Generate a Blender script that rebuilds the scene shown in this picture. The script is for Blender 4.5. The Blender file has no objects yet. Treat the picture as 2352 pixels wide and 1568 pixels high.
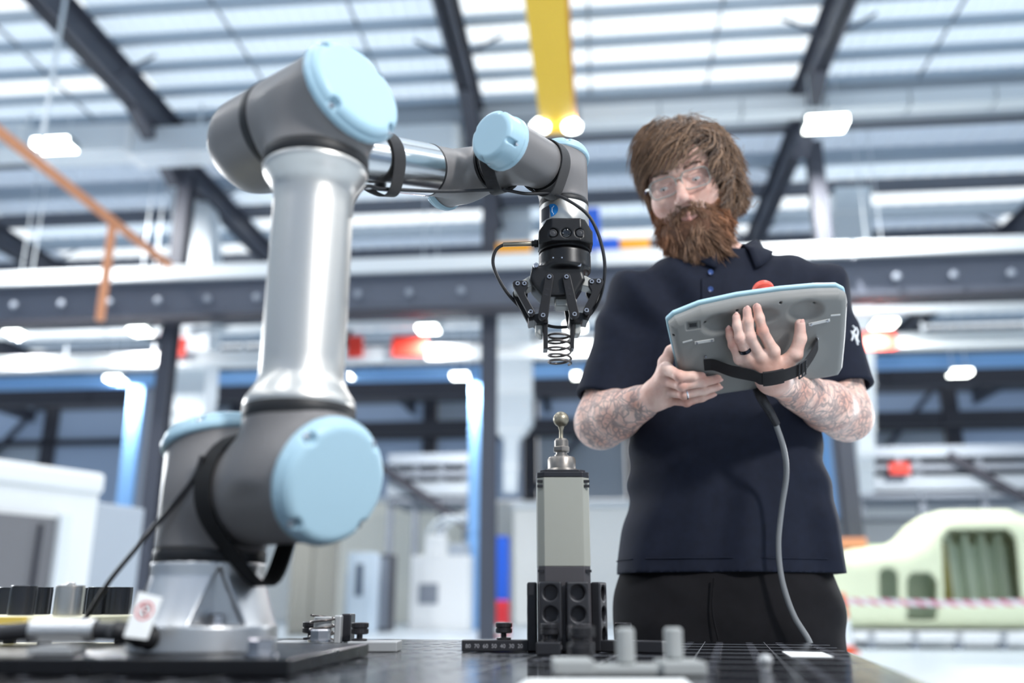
import bpy, bmesh, math, random
import numpy as np
from mathutils import Vector, Matrix

random.seed(7); np.random.seed(7)
SC = bpy.context.scene
COL = SC.collection

# ------------------------------------------------------------------ camera
CZ = 0.841                       # lens height above the floor
TZ = 0.780                       # top of the welding table
PITCH = math.radians(16.3)
FPX = 2075.0                     # focal length in pixels of the 2352 x 1568 frame
cam_data = bpy.data.cameras.new('camera'); cam = bpy.data.objects.new('camera', cam_data)
COL.objects.link(cam); SC.camera = cam
cam.location = (0, 0, CZ); cam.rotation_euler = (math.pi / 2 + PITCH, 0, 0)
cam_data.sensor_width = 36.0; cam_data.lens = 36.0 * FPX / 2352.0
cam_data.clip_start = 0.05; cam_data.clip_end = 300
cam_data.dof.use_dof = True
cam_data.dof.focus_distance = 1.45
cam_data.dof.aperture_fstop = 1.9
cam_data.dof.aperture_blades = 0

# ------------------------------------------------------------------ world, exposure
world = bpy.data.worlds.new('sky'); SC.world = world; world.use_nodes = True
bg = world.node_tree.nodes['Background']
bg.inputs['Color'].default_value = (0.965, 0.98, 1.0, 1); bg.inputs['Strength'].default_value = 1.42
SC.view_settings.view_transform = 'Standard'; SC.view_settings.look = 'None'
SC.view_settings.exposure = 0.36; SC.view_settings.gamma = 1.0
SC.view_settings.use_curve_mapping = False
try:
    SC.cycles.sample_clamp_indirect = 6.0
    SC.cycles.max_bounces = 6; SC.cycles.diffuse_bounces = 3; SC.cycles.glossy_bounces = 3
    SC.cycles.adaptive_threshold = 0.06
except Exception:
    pass

def area_lamp(name, loc, target, size, power, col=(1, 1, 1)):
    l = bpy.data.lights.new(name, 'AREA'); l.shape = 'DISK'; l.size = size; l.energy = power; l.color = col
    o = bpy.data.objects.new(name, l); COL.objects.link(o); o.location = loc
    o.rotation_euler = (Vector(target) - Vector(loc)).to_track_quat('-Z', 'Y').to_euler()
    return o
# studio lamps the photographer stood round the cell
area_lamp('key_lamp', (3.0, -2.6, 4.2), (0.30, 1.6, 1.25), 0.62, 215, (1.0, 0.985, 0.96))
area_lamp('rim_lamp', (-2.6, 3.6, 1.7), (0.2, 1.6, 1.2), 0.8, 34, (0.95, 0.98, 1.0))
area_lamp('rim_lamp', (2.9, 3.9, 1.6), (0.3, 1.6, 1.3), 0.8, 34, (0.95, 0.98, 1.0))

# ------------------------------------------------------------------ picture <-> place
CP, SP = math.cos(PITCH), math.sin(PITCH)
def ray(px, py):
    sx, sy = (px - 1176.0) / FPX, (784.0 - py) / FPX
    return Vector((sx, CP - SP * sy, SP + CP * sy))
def at(px, py, Y):
    d = ray(px, py); t = Y / d.y
    return Vector((d.x * t, Y, CZ + d.z * t))
def atz(px, py, z):
    d = ray(px, py); t = (z - CZ) / d.z
    return Vector((d.x * t, d.y * t, z))

# ------------------------------------------------------------------ materials
def lin(c):
    return tuple((x / 255 / 12.92) if x / 255 <= 0.04045 else ((x / 255 + 0.055) / 1.055) ** 2.4 for x in c) + (1.0,)
MATS = {}
def mat(name, rgb=(200, 200, 200), rough=0.5, metal=0.0, var=0.0, vscale=20.0, bump=0.0, bscale=200.0, emit=None,
        estr=0.0, spec=0.5, coat=0.0, alpha=1.0, trans=0.0, ior=1.45, stretch=None, sheen=0.0, sss=0.0, rvar=0.0):
    if name in MATS: return MATS[name]
    m = bpy.data.materials.new(name); m.use_nodes = True
    nt = m.node_tree; b = nt.nodes['Principled BSDF']
    c = lin(rgb)
    b.inputs['Base Color'].default_value = c
    b.inputs['Roughness'].default_value = rough; b.inputs['Metallic'].default_value = metal
    b.inputs['Specular IOR Level'].default_value = spec
    b.inputs['Coat Weight'].default_value = coat
    b.inputs['IOR'].default_value = ior
    b.inputs['Alpha'].default_value = alpha
    b.inputs['Transmission Weight'].default_value = trans
    if sheen: b.inputs['Sheen Weight'].default_value = sheen
    if sss:
        b.inputs['Subsurface Weight'].default_value = sss
        b.inputs['Subsurface Radius'].default_value = (0.012, 0.004, 0.002)
    if emit is not None:
        b.inputs['Emission Color'].default_value = lin(emit); b.inputs['Emission Strength'].default_value = estr
    if var or bump or rvar:
        tc = nt.nodes.new('ShaderNodeTexCoord'); mp = nt.nodes.new('ShaderNodeMapping')
        nt.links.new(tc.outputs['Object'], mp.inputs['Vector'])
        if stretch: mp.inputs['Scale'].default_value = stretch
    if var or rvar:
        n = nt.nodes.new('ShaderNodeTexNoise'); n.inputs['Scale'].default_value = vscale; n.inputs['Detail'].default_value = 4
        nt.links.new(mp.outputs['Vector'], n.inputs['Vector'])
        if var:
            r = nt.nodes.new('ShaderNodeValToRGB')
            r.color_ramp.elements[0].position = 0.3; r.color_ramp.elements[1].position = 0.7
            r.color_ramp.elements[0].color = tuple(max(0, x * (1 - var)) for x in c[:3]) + (1,)
            r.color_ramp.elements[1].color = tuple(min(1, x * (1 + var)) for x in c[:3]) + (1,)
            nt.links.new(n.outputs['Fac'], r.inputs['Fac']); nt.links.new(r.outputs['Color'], b.inputs['Base Color'])
        if rvar:
            mr = nt.nodes.new('ShaderNodeMapRange')
            mr.inputs['To Min'].default_value = max(0, rough - rvar); mr.inputs['To Max'].default_value = rough + rvar
            nt.links.new(n.outputs['Fac'], mr.inputs['Value']); nt.links.new(mr.outputs['Result'], b.inputs['Roughness'])
    if bump:
        n2 = nt.nodes.new('ShaderNodeTexNoise'); n2.inputs['Scale'].default_value = bscale; n2.inputs['Detail'].default_value = 3
        nt.links.new(mp.outputs['Vector'], n2.inputs['Vector'])
        bp = nt.nodes.new('ShaderNodeBump'); bp.inputs['Strength'].default_value = bump; bp.inputs['Distance'].default_value = 0.001
        nt.links.new(n2.outputs['Fac'], bp.inputs['Height']); nt.links.new(bp.outputs['Normal'], b.inputs['Normal'])
    MATS[name] = m
    return m
def mat_translucent(name, rgb, trans=0.6):
    m = bpy.data.materials.new(name); m.use_nodes = True; nt = m.node_tree; nt.nodes.clear()
    out = nt.nodes.new('ShaderNodeOutputMaterial'); mx = nt.nodes.new('ShaderNodeMixShader')
    d = nt.nodes.new('ShaderNodeBsdfDiffuse'); t = nt.nodes.new('ShaderNodeBsdfTranslucent')
    d.inputs['Color'].default_value = lin(rgb); t.inputs['Color'].default_value = lin(rgb)
    mx.inputs['Fac'].default_value = trans
    nt.links.new(d.outputs[0], mx.inputs[1]); nt.links.new(t.outputs[0], mx.inputs[2]); nt.links.new(mx.outputs[0], out.inputs['Surface'])
    MATS[name] = m
    return m

# ------------------------------------------------------------------ shapes: every builder returns (verts Nx3, faces)
def V3(a): return np.asarray(a, dtype=float)
def join(parts):
    vs, fs, k = [], [], 0
    for v, f in parts:
        v = np.asarray(v, dtype=float).reshape(-1, 3)
        vs.append(v); fs += [tuple(i + k for i in q) for q in f]; k += len(v)
    return np.vstack(vs), fs
def frame(axis, up=(0, 0, 1)):
    z = V3(axis); z = z / np.linalg.norm(z); u = V3(up)
    if abs(np.dot(z, u)) > 0.98: u = V3((1, 0, 0)) if abs(z[0]) < 0.9 else V3((0, 1, 0))
    x = np.cross(u, z); x /= np.linalg.norm(x); y = np.cross(z, x)
    return np.array([x, y, z])            # rows
def place(v, origin, axis, up=(0, 0, 1)):
    return np.asarray(v) @ frame(axis, up) + V3(origin)
def rotz(v, ang, c=(0, 0, 0)):
    ca, sa = math.cos(ang), math.sin(ang); c = V3(c); p = np.asarray(v, float) - c
    return np.c_[p[:, 0] * ca - p[:, 1] * sa, p[:, 0] * sa + p[:, 1] * ca, p[:, 2]] + c
BOXF = [(0, 3, 2, 1), (4, 5, 6, 7), (0, 1, 5, 4), (1, 2, 6, 5), (2, 3, 7, 6), (3, 0, 4, 7)]
def box(x0, x1, y0, y1, z0, z1):
    return np.array([(x0, y0, z0), (x1, y0, z0), (x1, y1, z0), (x0, y1, z0), (x0, y0, z1), (x1, y0, z1), (x1, y1, z1), (x0, y1, z1)], float), list(BOXF)
def bar(p, q, w, h, up=(0, 0, 1)):
    p, q = V3(p), V3(q); L = np.linalg.norm(q - p)
    v, f = box(-w / 2, w / 2, -h / 2, h / 2, 0, L)
    return place(v, p, q - p, up), f
def lathe(prof, n=32, origin=(0, 0, 0), axis=(0, 0, 1), caps=True):
    vs, fs, rings = [], [], []
    for r, z in prof:
        if r < 1e-7: rings.append([len(vs)]); vs.append((0, 0, z))
        else:
            rings.append(list(range(len(vs), len(vs) + n)))
            vs += [(r * math.cos(2 * math.pi * i / n), r * math.sin(2 * math.pi * i / n), z) for i in range(n)]
    for a, b in zip(rings[:-1], rings[1:]):
        for i in range(n):
            j = (i + 1) % n
            if len(a) == 1 and len(b) == 1: continue
            if len(a) == 1: fs.append((a[0], b[j], b[i]))
            elif len(b) == 1: fs.append((a[i], a[j], b[0]))
            else: fs.append((a[i], a[j], b[j], b[i]))
    if caps:
        if len(rings[0]) > 1: fs.append(tuple(reversed(rings[0])))
        if len(rings[-1]) > 1: fs.append(tuple(rings[-1]))
    return place(np.array(vs), origin, axis), fs
def cyl(p, q, r, n=24, ch=0.0):
    p, q = V3(p), V3(q); L = np.linalg.norm(q - p)
    prof = [(r, 0), (r, L)] if not ch else [(r - ch, 0), (r, ch), (r, L - ch), (r - ch, L)]
    return lathe(prof, n, p, q - p)
def spline(pts, n=8):
    P = np.array([V3(p) for p in pts]); out = []
    for i in range(len(P) - 1):
        p0 = P[i - 1] if i else 2 * P[0] - P[1]; p1, p2 = P[i], P[i + 1]; p3 = P[i + 2] if i + 2 < len(P) else 2 * P[-1] - P[-2]
        for k in range(n):
            t = k / n
            out.append(0.5 * (2 * p1 + (p2 - p0) * t + (2 * p0 - 5 * p1 + 4 * p2 - p3) * t * t + (3 * p1 - p0 - 3 * p2 + p3) * t ** 3))
    out.append(P[-1]); return np.array(out)
def tube(pts, r, n=10, section=None, closed=False, ups=None):
    """sweep a circle (or a 2-D section) along the points"""
    P = np.asarray(pts, float); m = len(P)
    T = np.gradient(P, axis=0) if not closed else np.roll(P, -1, 0) - np.roll(P, 1, 0)
    T /= np.linalg.norm(T, axis=1)[:, None] + 1e-12
    nrm = np.cross(T[0], (0, 0, 1) if abs(T[0][2]) < 0.9 else (1, 0, 0)); nrm /= np.linalg.norm(nrm)
    rr = np.full(m, r) if np.isscalar(r) else np.asarray(r)
    sec = section if section is not None else [(math.cos(2 * math.pi * i / n), math.sin(2 * math.pi * i / n)) for i in range(n)]
    n = len(sec); vs = []
    for i in range(m):
        if ups is not None: nrm = V3(ups[i])
        nrm = nrm - T[i] * np.dot(nrm, T[i]); nrm /= np.linalg.norm(nrm) + 1e-12; bn = np.cross(T[i], nrm)
        for cx, cy in sec: vs.append(P[i] + nrm * cx * rr[i] + bn * cy * rr[i])
    fs = []
    for i in range(m if closed else m - 1):
        for k in range(n):
            a, b = i * n + k, i * n + (k + 1) % n
            c, d = ((i + 1) % m) * n + (k + 1) % n, ((i + 1) % m) * n + k
            fs.append((a, b, c, d))
    if not closed: fs += [tuple(reversed(range(n))), tuple(range((m - 1) * n, m * n))]
    return np.array(vs), fs
def prism(poly, d0, d1, origin=(0, 0, 0), axis=(0, 0, 1), up=(0, 0, 1)):
    """extrude a 2-D outline (counter-clockwise) from d0 to d1 along the axis"""
    n = len(poly)
    v = [(x, y, d0) for x, y in poly] + [(x, y, d1) for x, y in poly]
    f = [tuple(reversed(range(n))), tuple(range(n, 2 * n))] + [(i, (i + 1) % n, n + (i + 1) % n, n + i) for i in range(n)]
    return place(np.array(v, float), origin, axis, up), f
def rrect(w, h, r, k=5, cx=0, cy=0):
    out = []
    for sx, sy, a0 in ((1, -1, -90), (1, 1, 0), (-1, 1, 90), (-1, -1, 180)):
        for i in range(k + 1):
            a = math.radians(a0 + 90 * i / k)
            out.append((cx + sx * (w / 2 - r) + r * math.cos(a), cy + sy * (h / 2 - r) + r * math.sin(a)))
    return out

# ------------------------------------------------------------------ objects
WM = {}
def empty(name, loc):
    o = bpy.data.objects.new(name, None); COL.objects.link(o); o.location = loc; o.empty_display_size = 0.05
    WM[o.name] = V3(loc); return o
def obj(name, vf, m, parent=None, smooth=None, bev=0.0, kind=None, label=None, sub=0):
    """one mesh object; verts are given in world coordinates"""
    v, f = vf; v = np.asarray(v, float)
    if parent is not None: off = WM[parent.name]
    else:
        lo, hi = v.min(0), v.max(0); off = np.array([(lo[0] + hi[0]) / 2, (lo[1] + hi[1]) / 2, lo[2]])
    me = bpy.data.meshes.new(name)
    if isinstance(f, np.ndarray):
        nf, k = f.shape
        me.vertices.add(len(v)); me.vertices.foreach_set('co', (v - off).astype(np.float32).ravel())
        me.loops.add(nf * k); me.loops.foreach_set('vertex_index', f.astype(np.int32).ravel())
        me.polygons.add(nf); me.polygons.foreach_set('loop_start', np.arange(0, nf * k, k, dtype=np.int32))
        me.update(calc_edges=True)
    else:
        me.from_pydata((v - off).tolist(), [], f); me.update()
    o = bpy.data.objects.new(name, me); COL.objects.link(o)
    if m is not None: me.materials.append(m if not isinstance(m, str) else MATS[m])
    if parent is not None: o.parent = parent
    else: o.location = off
    WM[o.name] = off
    if smooth is not None:
        me.shade_smooth()
        if smooth < 180: me.set_sharp_from_angle(angle=math.radians(smooth))
    if bev:
        md = o.modifiers.new('bevel', 'BEVEL'); md.width = bev; md.segments = 2; md.limit_method = 'ANGLE'; md.angle_limit = math.radians(40)
    if sub:
        md = o.modifiers.new('sub', 'SUBSURF'); md.levels = sub; md.render_levels = sub
    if kind: o['kind'] = kind
    if label: o['label'] = label
    return o
def tag(o, label, cat=None, group=None, kind=None):
    o['label'] = label
    if cat: o['category'] = cat
    if group: o['group'] = group
    if kind: o['kind'] = kind
    return o
def thing(name, loc, label, cat, group=None):
    return tag(empty(name, loc), label, cat, group)
def dup(o, delta, label=None, parent=None, rz=0.0):
    """copy a thing with its parts and sub-parts, moved by delta"""
    c = o.copy(); COL.objects.link(c)
    if parent is None:
        c.location = Vector(o.location) + Vector(delta); c.rotation_euler[2] += rz
    else: c.parent = parent
    WM[c.name] = WM[o.name] + (V3(delta))
    for ch in list(o.children):
        dup(ch, delta, None, c)
    if label: c['label'] = label
    return c

# ------------------------------------------------------------------ signed distance sculpting
def sd_cyl(P, p, q, r, rd=0.0):
    p, q = V3(p), V3(q); ax = q - p; L = np.linalg.norm(ax); ax /= L
    d = P - p; t = d @ ax; rad = np.sqrt(np.maximum((d * d).sum(1) - t * t, 0))
    dx = rad - (r - rd); dy = np.abs(t - L / 2) - (L / 2 - rd)
    return np.minimum(np.maximum(dx, dy), 0) + np.sqrt(np.maximum(dx, 0) ** 2 + np.maximum(dy, 0) ** 2) - rd
def sd_cap(P, p, q, r0, r1=None):
    p, q = V3(p), V3(q); ax = q - p; L2 = ax @ ax + 1e-12; d = P - p
    t = np.clip((d @ ax) / L2, 0, 1)
    r = r0 if r1 is None else r0 + (r1 - r0) * t
    e = d - t[:, None] * ax
    return np.sqrt((e * e).sum(1)) - r
def sd_ell(P, c, r, R=None):
    d = P - V3(c)
    if R is not None: d = d @ np.asarray(R).T
    r = V3(r); k0 = np.sqrt(((d / r) ** 2).sum(1)); k1 = np.sqrt(((d / (r * r)) ** 2).sum(1))
    return k0 * (k0 - 1) / (k1 + 1e-9)
def sd_box(P, c, h, rd=0.0, R=None):
    d = P - V3(c)
    if R is not None: d = d @ np.asarray(R).T
    q = np.abs(d) - (V3(h) - rd)
    return np.sqrt((np.maximum(q, 0) ** 2).sum(1)) + np.minimum(q.max(1), 0) - rd
def sd_plane(P, o, n):
    n = V3(n); return (P - V3(o)) @ (n / np.linalg.norm(n))
def smin(a, b, k):
    h = np.maximum(k - np.abs(a - b), 0) / k
    return np.minimum(a, b) - h * h * k * 0.25
def smax(a, b, k): return -smin(-a, -b, k)
def net(f, lo, hi, h, newton=2, margin=1.35):
    """surface nets over a signed distance function, evaluated only near the surface"""
    lo, hi = V3(lo), V3(hi); B = 8
    nb = np.ceil((hi - lo) / (h * B)).astype(int)
    cs = lo + (np.stack(np.meshgrid(*[np.arange(k) for k in nb], indexing='ij'), -1).reshape(-1, 3) + 0.5) * h * B
    cv = f(cs); keep = np.abs(cv) < h * B * 0.87 * margin + 2 * h
    N = nb * B + 1
    F = np.ones(tuple(N), np.float32)
    bi = np.stack(np.meshgrid(*[np.arange(k) for k in nb], indexing='ij'), -1).reshape(-1, 3)
    for b, v in zip(bi[~keep], cv[~keep]):
        if v < 0: F[b[0] * B:b[0] * B + B + 1, b[1] * B:b[1] * B + B + 1, b[2] * B:b[2] * B + B + 1] = -1
    loc = np.stack(np.meshgrid(*[np.arange(B + 1)] * 3, indexing='ij'), -1).reshape(-1, 3)
    kb = bi[keep]
    for s in range(0, len(kb), 400):
        g = (kb[s:s + 400, None, :] * B + loc[None]).reshape(-1, 3)
        F[g[:, 0], g[:, 1], g[:, 2]] = f(lo + g * h)
    neg = F < 0
    cor = [(i, j, k) for i in (0, 1) for j in (0, 1) for k in (0, 1)]
    cnt = sum(neg[i:N[0] - 1 + i, j:N[1] - 1 + j, k:N[2] - 1 + k].astype(np.int8) for i, j, k in cor)
    cell = np.argwhere((cnt > 0) & (cnt < 8))
    idx = np.full(tuple(N - 1), -1, np.int32); idx[cell[:, 0], cell[:, 1], cell[:, 2]] = np.arange(len(cell))
    val = np.stack([F[cell[:, 0] + i, cell[:, 1] + j, cell[:, 2] + k] for i, j, k in cor], 1)
    acc = np.zeros((len(cell), 3)); num = np.zeros(len(cell))
    for a in range(8):
        for ax in range(3):
            c2 = list(cor[a])
            if c2[ax] == 1: continue
            c2[ax] = 1; b = cor.index(tuple(c2)); va, vb = val[:, a], val[:, b]
            m = (va < 0) != (vb < 0); t = np.where(m, va / np.where(m, va - vb, 1), 0)
            p = np.tile(np.array(cor[a], float), (len(cell), 1)); p[:, ax] = t
            acc[m] += p[m]; num[m] += 1
    V = lo + (cell + acc / num[:, None]) * h
    quads = []
    for ax in range(3):
        u, w = (ax + 1) % 3, (ax + 2) % 3
        sl0 = [slice(None)] * 3; sl1 = [slice(None)] * 3; sl0[ax] = slice(0, -1); sl1[ax] = slice(1, None)
        e = neg[tuple(sl0)] != neg[tuple(sl1)]; g = np.argwhere(e)
        ok = (g[:, u] > 0) & (g[:, w] > 0) & (g[:, u] < N[u] - 1) & (g[:, w] < N[w] - 1); g = g[ok]
        q = []
        for du, dw in ((1, 1), (0, 1), (0, 0), (1, 0)):
            c = g.copy(); c[:, u] -= du; c[:, w] -= dw; q.append(idx[c[:, 0], c[:, 1], c[:, 2]])
        q = np.stack(q, 1); flip = ~neg[g[:, 0], g[:, 1], g[:, 2]]; q[flip] = q[flip][:, ::-1]
        quads.append(q)
    Q = np.vstack(quads)
    Q = Q[(Q >= 0).all(1)]
    e = h * 0.25
    for _ in range(newton):
        d = f(V); G = np.stack([f(V + np.eye(3)[k] * e) - f(V - np.eye(3)[k] * e) for k in range(3)], 1) / (2 * e)
        g2 = (G * G).sum(1); st = d / np.maximum(g2, 0.2); st = np.clip(st, -h, h)
        V = V - G * st[:, None]
    return V, Q
def slerp3(a, b, t): return V3(a) * (1 - t) + V3(b) * t
# ------------------------------------------------------------------ the factory hall
HA = math.radians(5.5)
HU = np.array([math.cos(HA), -math.sin(HA), 0]); HV = np.array([math.sin(HA), math.cos(HA), 0])
def hw(v): v = np.asarray(v, float).reshape(-1, 3); return v[:, :1] * HU + v[:, 1:2] * HV + v[:, 2:] * np.array([0, 0, 1.0])
def hp(px, py, v):
    d = V3(ray(px, py)); t = v / (d @ HV); return (d @ HU) * t, CZ + d[2] * t
def hz(px, py, z):
    d = V3(ray(px, py)); t = (z - CZ) / d[2]; return (d @ HU) * t, (d @ HV) * t
def hbox(u0, u1, v0, v1, z0, z1):
    v, f = box(min(u0, u1), max(u0, u1), min(v0, v1), max(v0, v1), min(z0, z1), max(z0, z1)); return hw(v), f
def hbar(p, q, w, h): v, f = bar(p, q, w, h); return hw(v), f
def pbx(px0, px1, py0, py1, v, dv):
    """box whose front shows between these columns and rows at distance v"""
    ym = (py0 + py1) / 2; u0 = hp(px0, ym, v)[0]; u1 = hp(px1, ym, v)[0]; xm = (px0 + px1) / 2
    return hbox(u0, u1, v, v + dv, hp(xm, py1, v)[1], hp(xm, py0, v)[1])
mat('concrete', (186, 196, 204), 0.35, var=0.06, vscale=0.6, rvar=0.1)
mat('rafter_steel', (72, 75, 86), 0.5); mat('purlin_steel', (166, 180, 194), 0.5, 0.1); mat('purlin_dark', (98, 102, 112), 0.5)
mat('galvanised', (222, 230, 236), 0.4, 0.1); mat('tray_white', (236, 241, 244), 0.45); mat('girder_grey', (106, 112, 126), 0.5)
mat('crane_yellow', (255, 208, 70), 0.45); mat('crane_orange', (244, 166, 44), 0.45); mat('post_blue', (128, 176, 228), 0.45); mat('deep_blue', (32, 92, 205), 0.45)
mat('sign_red', (226, 66, 52), 0.5); mat('pipe_orange', (232, 160, 118), 0.5); mat('wall_white', (248, 249, 246), 0.6); mat('wall_cream', (244, 243, 232), 0.6)
mat('clad_grey', (176, 184, 192), 0.6); mat('panel_grey', (184, 192, 202), 0.6); mat('dark_frame', (62, 62, 70), 0.6); mat('mid_grey', (140, 146, 156), 0.55)
mat_translucent('roof_sheet', (216, 230, 242), 0.55); mat_translucent('roof_light', (244, 250, 254), 0.78); mat_translucent('roof_dull', (190, 204, 220), 0.34); mat_translucent('wall_light', (176, 190, 208), 0.5)
mat('lamp_glow', (255, 255, 255), 0.5, emit=(250, 255, 248), estr=9.0)
mat('bright_spot_grey', (160, 168, 180), 0.5)
mat('lamp_body', (150, 160, 165), 0.4, 0.4)

tag(obj('floor', hbox(-50, 52, -15, 62, -0.2, 0.0), 'concrete'), 'pale grey polished concrete floor of the hall', kind='structure')
# roof: corrugated sheets between purlins and rafters
ceil_ = empty('ceiling', tuple(hw([(0, 20, 14.0)])[0])); tag(ceil_, 'corrugated sheet roof of the hall letting daylight through', kind='structure')
def corr(u0, u1, v0, v1, z, pitch=0.333, dep=0.06):
    n = max(1, int(round((u1 - u0) / pitch))); us = []; zs = []
    p = (u1 - u0) / n
    for i in range(n):
        for a, b in ((0, 0), (0.42, 0), (0.55, dep), (0.87, dep)): us.append(u0 + (i + a) * p); zs.append(z + b)
    us.append(u1); zs.append(z)
    v = [(a, v0, b) for a, b in zip(us, zs)] + [(a, v1, b) for a, b in zip(us, zs)]; m = len(us)
    return hw(v), [(i, i + 1, m + i + 1, m + i) for i in range(m - 1)]
RU = [hp(-370, 262, 22.4)[0], hp(400, 262, 22.4)[0], hp(1112, 262, 22.4)[0], hp(1842, 262, 22.4)[0]]
sp_ = (RU[3] - RU[1]) / 2; RU = [RU[1] + sp_ * k for k in (-3, -2, -1, 0, 1, 2, 3, 4, 5)]
ZA, ZB = 14.8, 14.2
PV = [22.55 - 1.2 * k for k in range(8)]                                 # purlins of the near bay
for k in range(len(RU) - 1):
    near = k in (3, 4)
    for i in range(len(PV) - 1):
        m = 'roof_light' if (k == 4 and i < 5) or (k == 2 and i % 3 == 1) else 'roof_sheet'
        obj('roof_sheet', corr(RU[k], RU[k + 1], PV[i + 1], PV[i], ZA), m, ceil_)
    obj('roof_sheet', corr(RU[k], RU[k + 1], -15, PV[-1], ZA, 1.2), 'roof_sheet', ceil_)
for v in PV: obj('purlin', hbox(RU[0], RU[-1], v - 0.09, v + 0.09, ZA - 0.24, ZA - 0.01), 'purlin_steel', ceil_)
for i, v in enumerate((12.0, 9.0, 6.0, 3.0, 0.0, -3.0, -6.0, -9.0)): obj('purlin', hbox(RU[0], RU[-1], v - 0.1, v + 0.1, ZA - 0.24, ZA - 0.01), 'purlin_steel', ceil_)
PB = [23.6 + 2.15 * k for k in range(17)]
for k in range(len(RU) - 1):
    for i in range(len(PB) - 1):
        m = ('roof_light', 'roof_dull', 'roof_sheet')[(i + (k % 2)) % 3]
        if i == 0: m = 'roof_dull'
        obj('roof_sheet', corr(RU[k], RU[k + 1], PB[i], PB[i + 1], ZB, 0.6, 0.08), m, ceil_)
for i, v in enumerate(PB): obj('purlin', hbox(RU[0], RU[-1], v - 0.14, v + 0.14, ZB - 0.42, ZB - 0.01), 'purlin_dark' if i % 2 == 0 else 'purlin_steel', ceil_)
obj('valley_gutter', hbox(RU[0], RU[-1], 22.7, 23.45, 13.85, 14.05), 'clad_grey', ceil_)
obj('gutter_fascia', hbox(RU[0], RU[-1], 23.3, 23.5, 14.05, 14.75), 'clad_grey', ceil_)
obj('gutter_fascia', hbox(RU[0], RU[-1], 22.62, 22.8, 14.05, 14.85), 'clad_grey', ceil_)
def ibeam(u, v0, v1, z0, z1, w):
    return join([hbox(u - w / 2, u + w / 2, v0, v1, z0, z0 + 0.05), hbox(u - w / 2, u + w / 2, v0, v1, z1 - 0.05, z1), hbox(u - 0.05, u + 0.05, v0, v1, z0, z1)])
for k, u in enumerate(RU):
    r = tag(empty('roof_rafter', tuple(hw([(u, 18, 13.9)])[0])), 'dark steel rafter under the corrugated roof', kind='structure')
    obj('near_beam', ibeam(u, -15, 22.9, 13.55, 14.44, 0.42), 'rafter_steel', r)
    obj('far_beam', ibeam(u, 22.9, 58, 13.0, 13.76, 0.42), 'rafter_steel', r)
    obj('knee_haunch', join([hbar((u, 20.2, 13.6), (u, 22.9, 12.6), 0.36, 0.2)]), 'rafter_steel', r)
    for v in (15.5, 19.0, 26, 31):
        for s in (-1, 1): obj('fly_brace', hbar((u, v, 13.6), (u + s * 1.1, v + 0.1, 14.3), 0.06, 0.06), 'rafter_steel', r)
# thin stays between purlins
for k in range(2, 6):
    for f_ in (0.36, 0.72):
        u = RU[k] + sp_ * f_
        obj('sag_rod', hbox(u - 0.025, u + 0.025, PV[-1], PV[0], ZA - 0.2, ZA - 0.15), 'purlin_dark', ceil_)
# column row
for k, u in enumerate(RU[1:-1]):
    c = empty('column', tuple(hw([(u, 22.9, 0)])[0])); tag(c, 'dark steel column of the hall', kind='structure')
    uu = u + 0.35
    obj('shaft', join([hbox(uu - 0.2, uu + 0.2, 22.75, 22.8, 0, 13.0), hbox(uu - 0.2, uu + 0.2, 23.1, 23.15, 0, 13.0), hbox(uu - 0.03, uu + 0.03, 22.8, 23.1, 0, 13.0)]), 'rafter_steel', c)
# crane runway girder with a pale tray on top
g = empty('beam_runway', tuple(hw([(0, 22.2, 8.3)])[0])); tag(g, 'long grey runway girder across the hall with pale tray on top', kind='structure')
zt0, zt1, zt2 = hp(1176, 588, 22)[1], hp(1176, 620, 22)[1], hp(1176, 704, 22)[1]
obj('web', hbox(-26, 26, 22.2, 22.3, zt2, zt1), 'girder_grey', g); obj('lower_flange', hbox(-26, 26, 21.95, 22.5, zt2 - 0.08, zt2 + 0.04), 'dark_frame', g)
obj('upper_flange', hbox(-26, 26, 21.95, 22.5, zt1 - 0.05, zt1), 'girder_grey', g)
for i in range(8):
    u = -26 + i * 6.5; obj('tray_length', hbox(u + 0.05, u + 6.45, 21.8, 22.2, zt1 + 0.01, zt0), 'tray_white', g)
for i in range(36):
    u = -24 + i * 1.37
    obj('bright_spot_disc', lathe([(0.09, 0), (0.09, 0.08), (0.0, 0.1)], 10, hw([(u, 22.02, hp(1176, 664, 22)[1])])[0], -HV), 'bright_spot_grey', g)  # pale discs imitate blurred spots of light along the girder
# lines of trays and the blue beam farther in
def tray(name, label, px0, px1, py0, py1, v, dv, m, rods=0):
    u0, u1 = hp(px0, py0, v)[0], hp(px1, py0, v)[0]; xm = 1176
    z0, z1 = hp(xm, py1, v)[1], hp(xm, py0, v)[1]
    t = empty(name, tuple(hw([((u0 + u1) / 2, v, z0)])[0])); tag(t, label, kind='structure')
    n = 6
    for i in range(n): obj('length', hbox(u0 + (u1 - u0) * i / n + 0.03, u0 + (u1 - u0) * (i + 1) / n - 0.03, v, v + dv, z0, z1), m, t)
    for i in range(rods):
        u = u0 + (u1 - u0) * (i + 0.5) / rods; obj('hanger_rod', hbox(u - 0.03, u + 0.03, v + dv / 2 - 0.03, v + dv / 2 + 0.03, z1, zt2), 'galvanised', t)
    return t
tray('trim_pipe_run', 'thin pale pipe run hung below the runway girder', -150, 2500, 728, 742, 23.6, 0.2, 'galvanised', 18)
tray('trim_cable_tray', 'broad white cable tray hung below the thin pipe run', -150, 2500, 787, 820, 24.2, 0.4, 'tray_white', 12)
tray('trim_blue_beam', 'light blue beam spanning the far bay', -150, 2500, 838, 863, 34, 0.5, 'post_blue')
tray('trim_dark_beam', 'dark truss chord beneath the blue beam', -200, 2550, 868, 905, 40, 0.6, 'dark_frame')
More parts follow.
